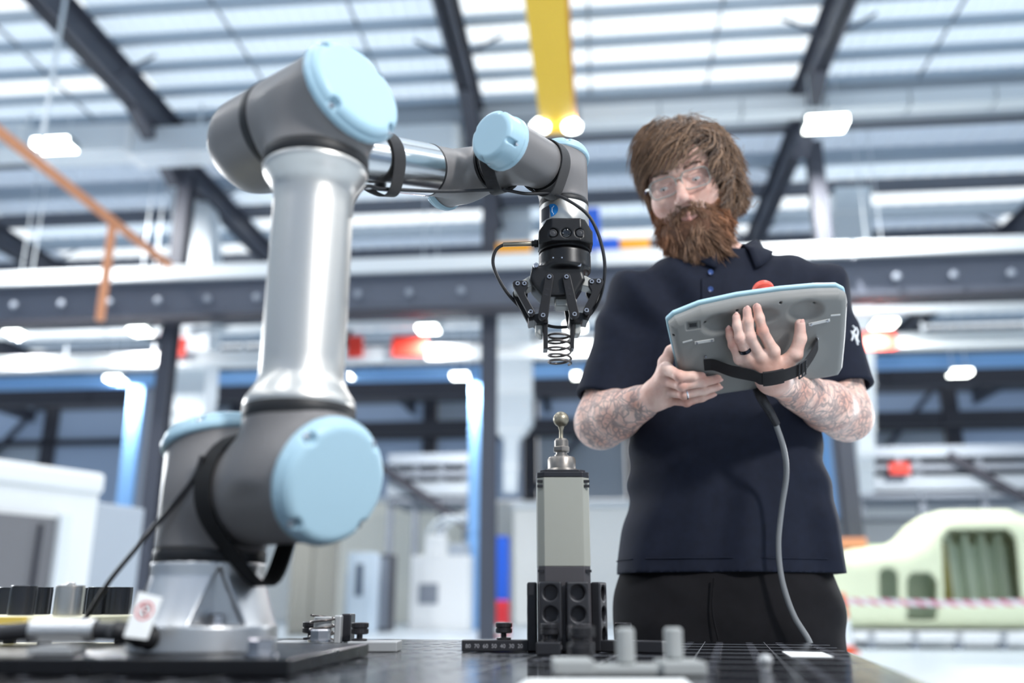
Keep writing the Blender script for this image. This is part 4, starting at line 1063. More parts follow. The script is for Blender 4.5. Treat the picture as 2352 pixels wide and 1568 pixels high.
# ------------------------------------------------------------------ things on the table
mat('fixture_black', (46, 46, 50), 0.42, 0.35); mat('motor_cream', (152, 153, 145), 0.38); mat('motor_dark', (74, 71, 74), 0.42, 0.3)
mat('worn_steel', (138, 132, 126), 0.36, 0.9, var=0.25, vscale=60, rvar=0.15); mat('ball_steel', (150, 142, 126), 0.4, 0.85, var=0.3, vscale=120)
mat('print_grey', (150, 153, 153), 0.6); mat('block_grey', (168, 170, 172), 0.45, 0.4); mat('knob_dark', (58, 57, 60), 0.38, 0.7)
mat('paper', (236, 238, 238), 0.7); mat('etch', (150, 150, 155), 0.5)
MX, MY = 0.0735, 1.335
def mz(py, Y=1.30): return at(1296, py, Y)[2]
motor = thing('spindle_motor', (MX, MY, TZ), 'upright cream and dark grey motor topped by a steel ball', 'motor')
def octo(w, ch): h = w / 2; return [(h, -h + ch), (h, h - ch), (h - ch, h), (-h + ch, h), (-h, h - ch), (-h, -h + ch), (-h + ch, -h), (h - ch, -h)]
def oct_prism(w, ch, z0, z1): return prism(octo(w, ch), z0, z1, (MX, MY, 0))
MR = math.radians(0)
obj('lower_housing', oct_prism(0.0735, 0.009, TZ + 0.001, mz(1300)), 'motor_dark', motor, bev=0.001)
shell = obj('shell', oct_prism(0.0745, 0.0095, mz(1300), mz(1096)), 'motor_cream', motor, bev=0.0008)
for sgn in (-1, 1):
    for py in (1105, 1116, 1311):
        z = mz(py); x = MX + sgn * 0.0335
        obj('vent_slot', bar((x - 0.004, MY - 0.0347 , z), (x + 0.004, MY - 0.0347 + 0.0, z), 0.0036, 0.004, up=(0, 1, 0)), 'socket_dark', shell)
obj('top_flange', join([oct_prism(0.0755, 0.0095, mz(1096), mz(1083)), prism(octo(0.066, 0.009), mz(1083), mz(1077), (MX, MY, 0))]), 'dark_steel', motor, bev=0.0012)
zc = [mz(p) for p in (1078, 1070, 1047, 1042, 1036, 1029, 1017, 1003, 998)]
obj('collar', lathe([(0.027, zc[0]), (0.0225, zc[1]), (0.0208, zc[1]), (0.0208, zc[2]), (0.019, zc[3]), (0.0105, zc[3]), (0.0105, zc[4]), (0.0085, zc[4]), (0.0085, zc[5])], 40, (MX, MY, 0)), 'worn_steel', motor, smooth=35)
obj('collet_nut', join([lathe([(0.0125, zc[5]), (0.0132, zc[5] + 0.001), (0.0132, zc[6] - 0.001), (0.012, zc[6])], 6, (MX, MY, 0)), lathe([(0.0105, zc[6]), (0.0105, zc[7]), (0.0085, zc[8]), (0, zc[8])], 32, (MX, MY, 0))]), 'worn_steel', motor, smooth=25)
zb = mz(952)
obj('ball_probe', lathe([(0.0034, zc[8]), (0.0030, zc[8] + 0.006), (0.0030, zb - 0.017), (0.0045, zb - 0.0122)] + [(0.0119 * math.sin(t), zb - 0.0119 * math.cos(t)) for t in np.linspace(0.42, math.pi, 20)], 32, (MX, MY, 0)), 'ball_steel', motor, smooth=50)

def knob_prof(r, h):
    return [(r * 0.45, 0), (r * 0.9, 0), (r * 0.9, h * 0.12), (r * 0.35, h * 0.16), (r * 0.35, h * 0.36), (r * 0.9, h * 0.38), (r, h * 0.43), (r, h * 0.64), (r * 0.9, h * 0.67), (r * 0.9, h * 0.72), (r, h * 0.75), (r, h * 0.96), (r * 0.92, h), (0, h)]
def knob_mesh(c, r, h, n=48):
    v, f = lathe(knob_prof(r, h), n, c)
    d = v[:, :2] - V3(c)[:2]; rad = np.sqrt((d ** 2).sum(1)); a = np.arctan2(d[:, 1], d[:, 0])
    big = rad > r * 0.97; kk = 1 + 0.03 * (np.round(a / (2 * math.pi) * n).astype(int) % 2)
    d[big] *= kk[big, None]; v[:, :2] = V3(c)[:2] + d
    return v, f
# clamping angles: upright plate with round holes, foot bar, knurled knob
def bracket(label, c, ang, foot, kpos, kh=0.023, kr=0.0115, numerals=None):
    """c: middle of the plate foot on the table; the plate faces local -y, the foot bar runs along local -y"""
    t = thing('clamping_angle', tuple(c), label, 'clamp', 'black clamping angles round the motor')
    ca, sa = math.cos(ang), math.sin(ang)
    def w(v): return rotz(np.asarray(v, float), ang) + V3(c)
    def f(P):
        L = P
        d = sd_box(L, (0, 0, 0.0465), (0.0155, 0.007, 0.0465), 0.0025)
        for z in (0.022, 0.050, 0.078):
            r = np.sqrt(L[:, 0] ** 2 + (L[:, 2] - z) ** 2)
            hole = np.maximum(r - 0.0098, np.abs(L[:, 1]) - 0.02)
            cham = r - 0.0112 + np.clip(np.abs(L[:, 1]) - 0.0055, -1, 0)* -0.9
            d = smax(d, -hole, 0.001); d = np.maximum(d, -np.maximum(r - 0.0112, 0.0062 - np.abs(L[:, 1])))
        return d
    global BR_MESH
    if BR_MESH is None: BR_MESH = net(f, (-0.022, -0.014, -0.006), (0.022, 0.014, 0.1), 0.0011)
    obj('upright_plate', (w(BR_MESH[0]), BR_MESH[1]), 'fixture_black', t, smooth=180)
    v, q = box(-0.0155, 0.0155, -foot, -0.006, 0.0006, 0.0155)
    bar_ = obj('foot_bar', (w(v), q), 'fixture_black', t, bev=0.0012)
    if numerals:
        for i, tx in enumerate(numerals):
            cu = bpy.data.curves.new('scale_numeral', 'FONT'); cu.body = tx; cu.size = 0.0075; cu.align_x = 'CENTER'; cu.extrude = 0.00006
            tmp = bpy.data.objects.new('numeral_curve', cu); COL.objects.link(tmp); bpy.context.view_layer.update()
            me = bpy.data.meshes.new_from_object(tmp.evaluated_get(bpy.context.evaluated_depsgraph_get())); bpy.data.objects.remove(tmp)
            me.materials.clear(); me.materials.append(MATS['etch'])
            o = bpy.data.objects.new('scale_numeral', me); COL.objects.link(o); o.parent = bar_
            p = w([(0.0156, -foot + 0.009 + i * (foot - 0.020) / (len(numerals) - 0.5), 0.0052)])[0] - V3(c)
            o.location = p; o.rotation_euler = (math.pi / 2, 0, ang + math.pi / 2)
        n = 0
    else: n = int((foot - 0.02) / 0.012)
    for i in range(n):
        v, q = box(0.0155, 0.0157, -0.014 - i * 0.012 - 0.0004, -0.014 - i * 0.012, 0.006, 0.0112); obj('scale_mark', (w(v), q), 'etch', bar_)
    kc = w([(0, -kpos, 0.0155)])[0]
    obj('knob', knob_mesh(kc, kr, kh), 'knob_dark', t, smooth=25)
    return t
BR_MESH = None
bracket('black clamping angle with its scaled bar pointing left of the motor', (MX - 0.0452, MY - 0.004, TZ), math.radians(-90), 0.098, 0.040, numerals=('80', '70', '60', '50', '40', '30', '20'))
bracket('black drilled clamping angle in front of the motor, nearer the robot', (MX - 0.0205, MY - 0.046, TZ), math.radians(-6), 0.062, 0.034)
bracket('black drilled clamping angle in front of the motor, nearer the man', (MX + 0.0160, MY - 0.046, TZ), math.radians(4), 0.05, 0.034)
bracket('black clamping angle whose bar points from the motor toward the man', (MX + 0.0490, MY - 0.012, TZ), math.radians(66), 0.092, 0.034)

# nest beside the robot: grey base blocks, uprights, a spare spring on a post and two knobs
fx = thing('spring_nest', tuple(atz(780, 1490, TZ)), 'grey block fixture with a spring on a post and two knurled knobs', 'fixture')
def pbox(px0, px1, y0, y1, z0, z1):
    Ym = (y0 + y1) / 2; x0 = at(px0, 1480, y0)[0]; x1 = at(px1, 1480, y0)[0]
    return box(x0, x1, y0, y1, TZ + z0, TZ + z1)
obj('base_block', pbox(797, 912, 1.30, 1.36, 0.0005, 0.014), 'block_grey', fx, bev=0.0015)
obj('base_block', pbox(625, 790, 1.36, 1.42, 0.0005, 0.012), 'block_grey', fx, bev=0.0015)
obj('base_block', pbox(735, 800, 1.33, 1.359, 0.0005, 0.010), 'block_grey', fx, bev=0.0015)
obj('upright_block', pbox(781, 803, 1.36, 1.40, 0.012, 0.050), 'dark_steel', fx, bev=0.002)
obj('upright_block', pbox(765, 781, 1.345, 1.385, 0.010, 0.048), 'block_grey', fx, bev=0.002)
pc = at(741, 1440, 1.35); pc = V3((pc[0], 1.35, TZ + 0.010))
obj('post', cyl(pc, pc + V3((0, 0, 0.036)), 0.0125, 28, 0.001), 'block_grey', fx, smooth=40)
obj('spring', tube([(pc[0] + 0.0172 * math.cos(t), pc[1] + 0.0172 * math.sin(t), pc[2] + 0.004 + 0.034 * t / 22) for t in np.linspace(0, 22, 140)], 0.0016, 8), 'spring_steel', fx, smooth=60)
for px, Y in ((826, 1.33), (713, 1.385)):
    c = at(px, 1460, Y); obj('knob', knob_mesh((c[0], Y, TZ + 0.0135), 0.0118, 0.025), 'knob_dark', fx, smooth=25)

# pale printed nest nearest the lens
pn = thing('printed_nest', tuple(atz(1445, 1550, TZ)), 'pale grey printed fixture with two round posts close to the lens', 'fixture')
obj('side_block', pbox(1272, 1366, 0.865, 0.93, 0.0005, 0.0135), 'print_grey', pn, bev=0.002)
obj('middle_plate', pbox(1340, 1535, 0.868, 0.91, 0.0005, 0.009), 'print_grey', pn, bev=0.002)
obj('side_block', pbox(1520, 1622, 0.862, 0.92, 0.0005, 0.0125), 'print_grey', pn, bev=0.002)
for px, Y, zb_ in ((1437, 0.885, 0.009), (1548, 0.895, 0.0125)):
    c = at(px, 1500, Y)
    obj('post', cyl((c[0], Y, TZ + zb_), (c[0], Y, TZ + 0.0415), 0.0087, 28, 0.0022), 'print_grey', pn, smooth=40)
c = at(1333, 1480, 0.955)
obj('knob', join([knob_mesh((c[0], 0.955, TZ + 0.0005), 0.0125, 0.024), knob_mesh((c[0] + 0.0015, 0.955, TZ + 0.0245), 0.0125, 0.017)]), 'knob_dark', pn, smooth=25)

c = atz(1760, 1541, TZ)
rb = obj('ball_pin', lathe([(0.0045, 0.0005), (0.0045, 0.003), (0.003, 0.004)] + [(0.0066 * math.sin(t), 0.0095 - 0.0066 * math.cos(t)) for t in np.linspace(0.5, math.pi, 14)], 24, c), 'block_grey', smooth=40)
tag(rb, 'small grey ball headed pin standing alone on the table', 'pin')
def sheet(label, pts, cat='paper'):
    P = [atz(x, y, TZ + 0.0006) for x, y in pts]; n = len(P)
    v = [tuple(p) for p in P] + [(p[0], p[1], p[2] + 0.0004) for p in P]
    o = obj('paper_label' if cat == 'label' else 'paper_sheet', (np.array(v), [tuple(range(n, 2 * n))] + [(i, (i + 1) % n, n + (i + 1) % n, n + i) for i in range(n)]), 'paper'); return tag(o, label, cat)
sheet('white paper label lying on the dark table in front of the man', [(1818, 1508), (1915, 1509), (1888, 1498), (1796, 1496)], 'label')
sheet('white sheet of paper at the very front of the table', [(1175, 1590), (1600, 1590), (1572, 1560), (1212, 1560)])

# rack of turned parts at the far side of the robot
mat('acrylic_cream', (232, 226, 190), 0.4); mat('acrylic_yellow', (214, 186, 90), 0.4); mat('turned_black', (54, 56, 62), 0.24, 0.7); mat('turned_steel', (196, 192, 188), 0.25, 1.0)
RZ = CZ - 0.0125
rack = thing('parts_rack', (-0.68, 1.32, TZ), 'raised cream board with yellow edge holding turned cylinders', 'rack')
obj('board', box(-0.95, -0.505, 1.16, 1.46, RZ - 0.010, RZ), 'acrylic_cream', rack, bev=0.001)
obj('edge_strip', box(-0.95, -0.595, 1.150, 1.159, RZ - 0.0095, RZ - 0.0005), 'acrylic_yellow', rack, bev=0.0006)
obj('lower_board', box(-0.95, -0.49, 1.235, 1.47, TZ + 0.0005, TZ + 0.007), 'acrylic_cream', rack, bev=0.001)
for px, Y in ((110, 1.25), (285, 1.25), (30, 1.44), (300, 1.44)):
    x = at(px, 1420, Y)[0]; obj('pillar', cyl((x, Y, TZ + 0.007), (x, Y, RZ - 0.010), 0.009, 20), 'turned_black', rack, smooth=40)
def turned(label, px, Y, r, h, m, boss=False):
    x = at(px, 1400, Y)[0]
    prof = [(r - 0.001, 0), (r, 0.001), (r, h - 0.003), (r - 0.0005, h - 0.0028), (r - 0.0005, h - 0.0015), (r, h - 0.0012), (r, h - 0.0005), (r - 0.0008, h)]
    if boss: prof += [(0.0055, h), (0.0055, h + 0.002), (0.004, h + 0.0035), (0, h + 0.004)]
    else: prof += [(r * 0.7, h), (r * 0.7, h - 0.006), (0, h - 0.006)]
    o = obj('turned_cylinder', lathe(prof, 40, (x, Y, RZ + 0.0005)), m, smooth=35)
    return tag(o, label, 'cylinder', 'turned cylinders standing on the rack')
turned('bright steel turned cylinder with a small boss on the rack', 156, 1.215, 0.0178, 0.0375, 'turned_steel', True)
turned('black cylinder at the outer end of the rack, cut by the frame', 18, 1.38, 0.0165, 0.038, 'turned_black')
turned('black cylinder standing forward, second from the end of the rack', 49, 1.26, 0.0165, 0.038, 'turned_black')
turned('black cylinder just outside the bright steel one', 88, 1.36, 0.0165, 0.038, 'turned_black')
turned('black cylinder half hidden behind the bright steel one', 203, 1.42, 0.0165, 0.038, 'turned_black')
turned('black cylinder crossed by the thin slanting cable', 224, 1.36, 0.0165, 0.038, 'turned_black')
turned('black cylinder on the rack nearest the robot base', 269, 1.36, 0.019, 0.038, 'turned_black')

# thick robot cable with its braided sleeve, and the warning tag
mat('braid', (205, 205, 205), 0.3, 0.8, bump=0.5, bscale=500); mat('tag_red', (200, 60, 60), 0.6); mat('tag_dark', (60, 60, 70), 0.6)
gl = B0 + V3((-0.028, -0.063, 0.016)); gd = V3((-0.45, -0.9, 0.05)); gd /= np.linalg.norm(gd)
rc = spline([gl + gd * 0.018, gl + gd * 0.035 + V3((-0.012, 0, 0.006)), at(300, 1452, 0.915), at(218, 1448, 0.93), at(75, 1448, 0.93), at(-40, 1462, 0.93), at(-160, 1490, 0.93)], 8)
pw = thing('robot_power_cable', tuple(rc[10]), 'thick dark cable with a bright braided sleeve leading to the robot base', 'cable')
obj('sheath', tube(rc, 0.0085, 14), 'cable_black', pw, smooth=60)
obj('braided_sleeve', tube([at(220 - 145 * k / 6, 1448, 0.93) for k in range(7)], 0.0112, 18), 'braid', pw, smooth=50)
c = at(135, 1470, 0.93)
cb = obj('cable_bracket', join([box(c[0] - 0.022, c[0] + 0.022, 0.915, 0.945, TZ + 0.0157, TZ + 0.022), box(c[0] - 0.014, c[0] + 0.014, 0.918, 0.942, TZ + 0.022, c[2] - 0.004)]), 'block_grey', bev=0.002)
tag(cb, 'grey bracket under the braided cable sleeve', 'bracket')
tp = [at(318, 1358, 0.905), at(374, 1372, 0.90), at(338, 1468, 0.89), at(284, 1462, 0.895)]
tg = thing('warning_tag', tuple(tp[2]), 'white tag with a red prohibition ring hanging on the robot cable', 'tag')
P = np.array([V3(p) for p in tp]); nn = np.cross(P[1] - P[0], P[3] - P[0]); nn /= np.linalg.norm(nn)
if nn[1] > 0: nn = -nn
obj('card', (np.vstack([P + nn * 0.0004, P - nn * 0.0004]), [(0, 1, 2, 3), (7, 6, 5, 4), (0, 4, 5, 1), (1, 5, 6, 2), (2, 6, 7, 3), (3, 7, 4, 0)]), 'paper', tg)
tc_ = P[0] * 0.31 + P[1] * 0.31 + P[2] * 0.19 + P[3] * 0.19; ex = P[1] - P[0]; ex /= np.linalg.norm(ex); ey = np.cross(nn, ex)
obj('prohibition_ring', tube([tc_ + nn * 0.0006 + ex * 0.0082 * math.cos(t) + ey * 0.0082 * math.sin(t) for t in np.linspace(0, 2 * math.pi, 33)[:-1]], 1, section=[(0.0003, -0.0009), (0.0003, 0.0009), (-0.0003, 0.0009), (-0.0003, -0.0009)], closed=True, ups=[nn] * 32), 'tag_red', tg)
obj('prohibition_bar', bar(tc_ + nn * 0.0006 + ex * 0.006 - ey * 0.006, tc_ + nn * 0.0006 - ex * 0.006 + ey * 0.006, 0.0018, 0.0006, up=nn), 'tag_red', tg)
obj('pictogram', tube(spline([tc_ + nn * 0.0006 + ex * a + ey * b for a, b in ((-0.003, 0.003), (0.001, 0.0045), (0.0035, 0.002), (0, -0.001), (-0.002, -0.0035), (0.0035, -0.004))], 5), 0.0007, 6), 'tag_dark', tg)
# slim cable slanting from the shoulder strap to the rack
sl = spline([J1 + Ax * 0.06 - Bx * 0.058 + Zx * 0.03, at(440, 1106, 0.925), at(350, 1215, 0.95), at(262, 1320, 0.99), at(225, 1375, 1.04), at(196, 1418, 1.10), at(150, 1450, 1.115), at(60, 1470, 1.10)], 8)
tag(obj('slanting_cable', tube(sl, 0.0028, 10), 'cable_black', smooth=60), 'slim dark cable slanting from the shoulder strap down to the rack', 'cable')
# ------------------------------------------------------------------ tablet frame (needed for the hands)
TT = math.radians(50); RHO = math.radians(10.5)
T0 = V3(at(1745, 793, 1.57))
t_up0 = np.array([0, -math.sin(TT), math.cos(TT)]); t_n = np.array([0, -math.cos(TT), -math.sin(TT)])
t_x = np.array([1.0, 0, 0]) * math.cos(RHO) + t_up0 * math.sin(RHO); t_y = -np.array([1.0, 0, 0]) * math.sin(RHO) + t_up0 * math.cos(RHO)
CAM = np.array([0, 0, CZ])
def tp(px, py, off=0.0):
    """point of the sight line at this pixel on the plane off metres in front of the tablet back"""
    d = V3(ray(px, py)); o = T0 + t_n * off; t = ((o - CAM) @ t_n) / (d @ t_n); return CAM + d * t
def tl(px, py):
    p = tp(px, py) - T0; return (p @ t_x, p @ t_y)
def cr8(x, y): return 1480 + x / 3.734, 640 + y / 3.734

# ------------------------------------------------------------------ the man
mat('shirt_navy', (20, 25, 40), 0.8, bump=0.35, bscale=900, var=0.12, vscale=60, spec=0.25)
mat('trouser_black', (20, 19, 22), 0.85, bump=0.3, bscale=700, var=0.15, vscale=40, spec=0.2)
mat('nail', (226, 176, 164), 0.3, coat=0.3)
def skin_material():
    m = mat('skin', (224, 178, 158), 0.5, sss=0.12, bump=0.12, bscale=350)
    nt = m.node_tree; b = nt.nodes['Principled BSDF']
    tc = nt.nodes.new('ShaderNodeTexCoord')
    n = nt.nodes.new('ShaderNodeTexNoise'); n.inputs['Scale'].default_value = 28; n.inputs['Detail'].default_value = 4
    nt.links.new(tc.outputs['Object'], n.inputs['Vector'])
    rp = nt.nodes.new('ShaderNodeValToRGB'); rp.color_ramp.elements[0].color = lin((212, 164, 148)); rp.color_ramp.elements[1].color = lin((236, 202, 188))
    rp.color_ramp.elements[0].position = 0.35; rp.color_ramp.elements[1].position = 0.65
    nt.links.new(n.outputs['Fac'], rp.inputs['Fac'])
    # ink: warped cell outlines and swirls, only where the 'ink' attribute says so
    w = nt.nodes.new('ShaderNodeTexNoise'); w.inputs['Scale'].default_value = 22; w.inputs['Detail'].default_value = 2
    nt.links.new(tc.outputs['Object'], w.inputs['Vector'])
    mx = nt.nodes.new('ShaderNodeMixRGB'); mx.blend_type = 'LINEAR_LIGHT'; mx.inputs['Fac'].default_value = 0.035
    nt.links.new(tc.outputs['Object'], mx.inputs['Color1']); nt.links.new(w.outputs['Color'], mx.inputs['Color2'])
    vo = nt.nodes.new('ShaderNodeTexVoronoi'); vo.feature = 'DISTANCE_TO_EDGE'; vo.inputs['Scale'].default_value = 40
    nt.links.new(mx.outputs['Color'], vo.inputs['Vector'])
    l1 = nt.nodes.new('ShaderNodeMapRange'); l1.inputs['From Min'].default_value = 0.03; l1.inputs['From Max'].default_value = 0.11; l1.inputs['To Min'].default_value = 0.62; l1.inputs['To Max'].default_value = 0.0
    nt.links.new(vo.outputs['Distance'], l1.inputs['Value'])
    n2 = nt.nodes.new('ShaderNodeTexNoise'); n2.inputs['Scale'].default_value = 34; n2.inputs['Detail'].default_value = 5; n2.inputs['Distortion'].default_value = 2.2
    nt.links.new(tc.outputs['Object'], n2.inputs['Vector'])
    l2 = nt.nodes.new('ShaderNodeMapRange'); l2.inputs['From Min'].default_value = 0.47; l2.inputs['From Max'].default_value = 0.66; l2.inputs['To Max'].default_value = 0.62
    nt.links.new(n2.outputs['Fac'], l2.inputs['Value'])
    ad = nt.nodes.new('ShaderNodeMath'); ad.operation = 'MAXIMUM'; nt.links.new(l1.outputs['Result'], ad.inputs[0]); nt.links.new(l2.outputs['Result'], ad.inputs[1])
    at_ = nt.nodes.new('ShaderNodeAttribute'); at_.attribute_name = 'ink'
    mu = nt.nodes.new('ShaderNodeMath'); mu.operation = 'MULTIPLY'; nt.links.new(ad.outputs[0], mu.inputs[0]); nt.links.new(at_.outputs['Fac'], mu.inputs[1])
    m2 = nt.nodes.new('ShaderNodeMixRGB'); m2.inputs['Color2'].default_value = lin((88, 97, 104))
    nt.links.new(mu.outputs[0], m2.inputs['Fac']); nt.links.new(rp.outputs['Color'], m2.inputs['Color1'])
    # redness of lips, nose and knuckles
    fl = nt.nodes.new('ShaderNodeAttribute'); fl.attribute_name = 'flush'
    m3 = nt.nodes.new('ShaderNodeMixRGB'); m3.inputs['Color2'].default_value = lin((196, 112, 108))
    nt.links.new(fl.outputs['Fac'], m3.inputs['Fac']); nt.links.new(m2.outputs['Color'], m3.inputs['Color1'])
    nt.links.new(m3.outputs['Color'], b.inputs['Base Color'])
skin_material()
YB = 1.885
def bx_(px, py): return V3(at(px, py, YB))
SHR, SHL = V3(at(1462, 706, 1.885)), V3(at(1872, 682, 1.90))        # shoulders (his right is on the picture's left)
ELR, ELL = V3(at(1378, 972, 1.86)), V3(at(1945, 955, 1.86))
WRR, WRL = tp(1506, 908, -0.030), tp(1776, 872, 0.040)
NB = V3(at(1662, 612, 1.90))

# ---- arms and hands
def chain(P, pts, rs, k=0.004):
    d = None
    for i in range(len(pts) - 1):
        c = sd_cap(P, pts[i], pts[i + 1], rs[i], rs[i + 1]); d = c if d is None else smin(d, c, k)
    return d
L_f = {   # back of his left hand, lying on the tablet
    'index': [(1776, 806, 0.034), (1751.5, 760, 0.030), (1744, 730, 0.020), (1738.5, 706, 0.0105)],
    'middle': [(1746, 818, 0.037), (1722, 772, 0.034), (1718, 738, 0.022), (1716, 713, 0.0105)],
    'ring': [(1719, 822, 0.036), (1700, 776, 0.033), (1694, 748, 0.021), (1691.5, 728, 0.0105)],
    'little': [(1699, 824, 0.031), (1684, 792, 0.027), (1678, 772, 0.018), (1674.5, 757, 0.010)],
    'thumb': [(1800, 838, 0.036), (1826, 814, 0.034), (1838, 777, 0.022), (1837.5, 744, 0.012)]}
L_r = {'index': (0.0108, 0.0092, 0.0084, 0.0074), 'middle': (0.0108, 0.0094, 0.0086, 0.0076), 'ring': (0.0104, 0.0090, 0.0083, 0.0073), 'little': (0.0096, 0.0080, 0.0073, 0.0065), 'thumb': (0.0165, 0.0125, 0.0108, 0.0090)}
R_f = {   # his right hand, fingers wrapped on to the back
    'index': [(1530, 846, -0.012), (1560, 863, 0.0215), (1592, 864, 0.0175), (1612, 863, 0.0105)],
    'middle': [(1527, 872, -0.014), (1565, 885, 0.0225), (1614, 877, 0.0185), (1648, 870, 0.0105)],
    'ring': [(1530, 897, -0.016), (1571, 905, 0.0215), (1618, 896, 0.0175), (1648, 888, 0.0105)],
    'little': [(1538, 918, -0.018), (1577, 923, 0.0175), (1612, 913, 0.0150), (1636, 905, 0.0095)],
    'thumb': [(1520, 868, -0.030), (1528, 832, -0.036), (1541, 806, -0.046), (1562, 790, -0.052)]}
R_r = {'index': (0.0112, 0.0096, 0.0087, 0.0076), 'middle': (0.0112, 0.0096, 0.0088, 0.0078), 'ring': (0.0108, 0.0092, 0.0085, 0.0075), 'little': (0.0098, 0.0083, 0.0075, 0.0066), 'thumb': (0.0155, 0.0125, 0.0105, 0.0088)}
def pts_of(F): return {k: [tp(x, y, o) for x, y, o in v] for k, v in F.items()}
LP, RP = pts_of(L_f), pts_of(R_f)
def hand_sdf(P, FP, FR, wr, el, wflat, side):
    # palm: wrist to each knuckle
    palm = None
    for k in ('index', 'middle', 'ring', 'little'):
        c = sd_cap(P, wr * 0.82 + FP[k][0] * 0.18, FP[k][0], 0.0165, FR[k][0] * 1.02); palm = c if palm is None else smin(palm, c, 0.012)
    palm = smin(palm, sd_cap(P, wr, (FP['thumb'][0] * 0.7 + wr * 0.3), 0.019, FR['thumb'][0]), 0.014)
    fore = sd_cap(P, el, wr, 0.047, 0.0262)
    mid = el * 0.70 + wr * 0.30; fore = smin(fore, sd_cap(P, el * 0.9 + wr * 0.1, mid, 0.046, 0.0465), 0.02)
    fore = smin(fore, sd_cap(P, mid, el * 0.28 + wr * 0.72, 0.0455, 0.031), 0.02)
    d = smin(palm, fore, 0.022)
    fs = None
    for k in FP:
        c = chain(P, FP[k], FR[k], 0.005)
        c = smin(c, sd_cap(P, FP[k][1], FP[k][1] + (FP[k][2] - FP[k][1]) * 0.01, FR[k][1] * 1.06), 0.003)   # knuckle
        fs = c if fs is None else smin(fs, c, 0.0016)
    return smin(d, fs, 0.007)
def arm_sdf_R(P): return smin(hand_sdf(P, RP, R_r, WRR, ELR, 0, 'R'), sd_cap(P, ELR, SHR * 0.8 + ELR * 0.2, 0.047, 0.060), 0.03)
def arm_sdf_L(P): return smin(hand_sdf(P, LP, L_r, WRL, ELL, 0, 'L'), sd_cap(P, ELL, SHL * 0.8 + ELL * 0.2, 0.047, 0.060), 0.03)
def bounds(pts, pad): P = np.array(pts); return P.min(0) - pad, P.max(0) + pad
pr = [p for v in RP.values() for p in v] + [WRR, ELR, SHR * 0.5 + ELR * 0.5]
pl = [p for v in LP.values() for p in v] + [WRL, ELL, SHL * 0.5 + ELL * 0.5]
meshR = net(arm_sdf_R, *bounds(pr, 0.075), 0.0021); meshL = net(arm_sdf_L, *bounds(pl, 0.075), 0.0021)

# ---- head, built in its own frame: face looks along -y
YAW, PIT, ROL = math.radians(-20), math.radians(16), math.radians(11)
def R_ax(a, t):
    return np.array(Matrix.Rotation(t, 3, Vector(a)))
HR = R_ax((0, -1, 0), ROL) @ R_ax((0, 0, 1), YAW) @ R_ax((1, 0, 0), PIT)
HS = 1.06
H0 = V3(at(1561, 420, 1.775)) - HR @ V3((0, -0.088, 0)) * HS
def hw2(v): return (np.asarray(v, float) * HS) @ HR.T + H0
def hl2(P): return ((P - H0) @ HR) / HS
def f_head(L):
    X = L.copy(); X[:, 0] = np.abs(X[:, 0])
    d = sd_ell(L, (0, 0.018, 0.040), (0.0765, 0.0985, 0.0880))
    d = smin(d, sd_ell(L, (0, -0.030, -0.020), (0.0640, 0.0640, 0.0900)), 0.03)
    d = smin(d, sd_ell(L, (0, -0.045, -0.080), (0.050, 0.046, 0.042)), 0.03)               # jaw
    d = smin(d, sd_ell(X, (0.040, -0.058, -0.030), (0.028, 0.030, 0.030)), 0.02)           # cheek bones
    d = smin(d, sd_cap(X, (0.008, -0.0905, 0.021), (0.042, -0.080, 0.024), 0.010, 0.008), 0.014)  # brow
    d = smax(d, -sd_ell(X, (0.0335, -0.104, 0.0005), (0.0205, 0.020, 0.0135)), 0.016)      # sockets
    lid = sd_ell(X, (0.0335, -0.0775, -0.0005), (0.0165, 0.0142, 0.0138))                     # lids over the eye
    d = smin(d, lid, 0.004)
    d = smin(d, sd_cap(X, (0.020, -0.0895, 0.0055), (0.047, -0.0840, 0.0045), 0.0034, 0.0030), 0.004)
    d = smax(d, -sd_ell(X, (0.0335, -0.0950, -0.0022), (0.0128, 0.0125, 0.0038)), 0.0012)     # the slit between them
    d = smin(d, sd_cap(L, (0, -0.090, 0.010), (0, -0.1135, -0.030), 0.0078, 0.0105), 0.010)  # nose
    d = smin(d, sd_ell(L, (0, -0.1160, -0.0345), (0.0125, 0.0115, 0.0105)), 0.006)
    d = smin(d, sd_ell(X, (0.0125, -0.1020, -0.0385), (0.0078, 0.0095, 0.0075)), 0.006)    # wings
    d = smax(d, -sd_ell(X, (0.0068, -0.1095, -0.0470), (0.0034, 0.0055, 0.0050)), 0.003)   # nostrils
    d = smin(d, sd_cap(X, (0.0, -0.0985, -0.0665), (0.021, -0.0885, -0.0695), 0.0060, 0.0032), 0.005)   # lips
    d = smin(d, sd_cap(X, (0.0, -0.0965, -0.0770), (0.018, -0.0880, -0.0745), 0.0068, 0.0034), 0.005)
    d = smin(d, sd_ell(X, (0.0775, 0.016, -0.008), (0.0080, 0.0190, 0.0300)), 0.006)       # ears
    return d
NK0, NK1 = np.array([0, 0.028, -0.050]), None
def neck_w(P):
    top = hw2([(0, 0.030, -0.045)])[0]
    return sd_cap(P, top, NB + V3((0.004, 0.012, -0.05)), 0.060 * HS, 0.066)
def f_head_w(P): return smin(f_head(hl2(P)) * HS, neck_w(P), 0.03)
hb = [hw2([(x, y, z)])[0] for x in (-0.1, 0.1) for y in (-0.14, 0.13) for z in (-0.14, 0.14)] + [NB + V3((0.08, 0.08, -0.09)), NB - V3((0.08, 0.08, 0.09))]
meshH = net(f_head_w, *bounds(hb, 0.01), 0.0024)
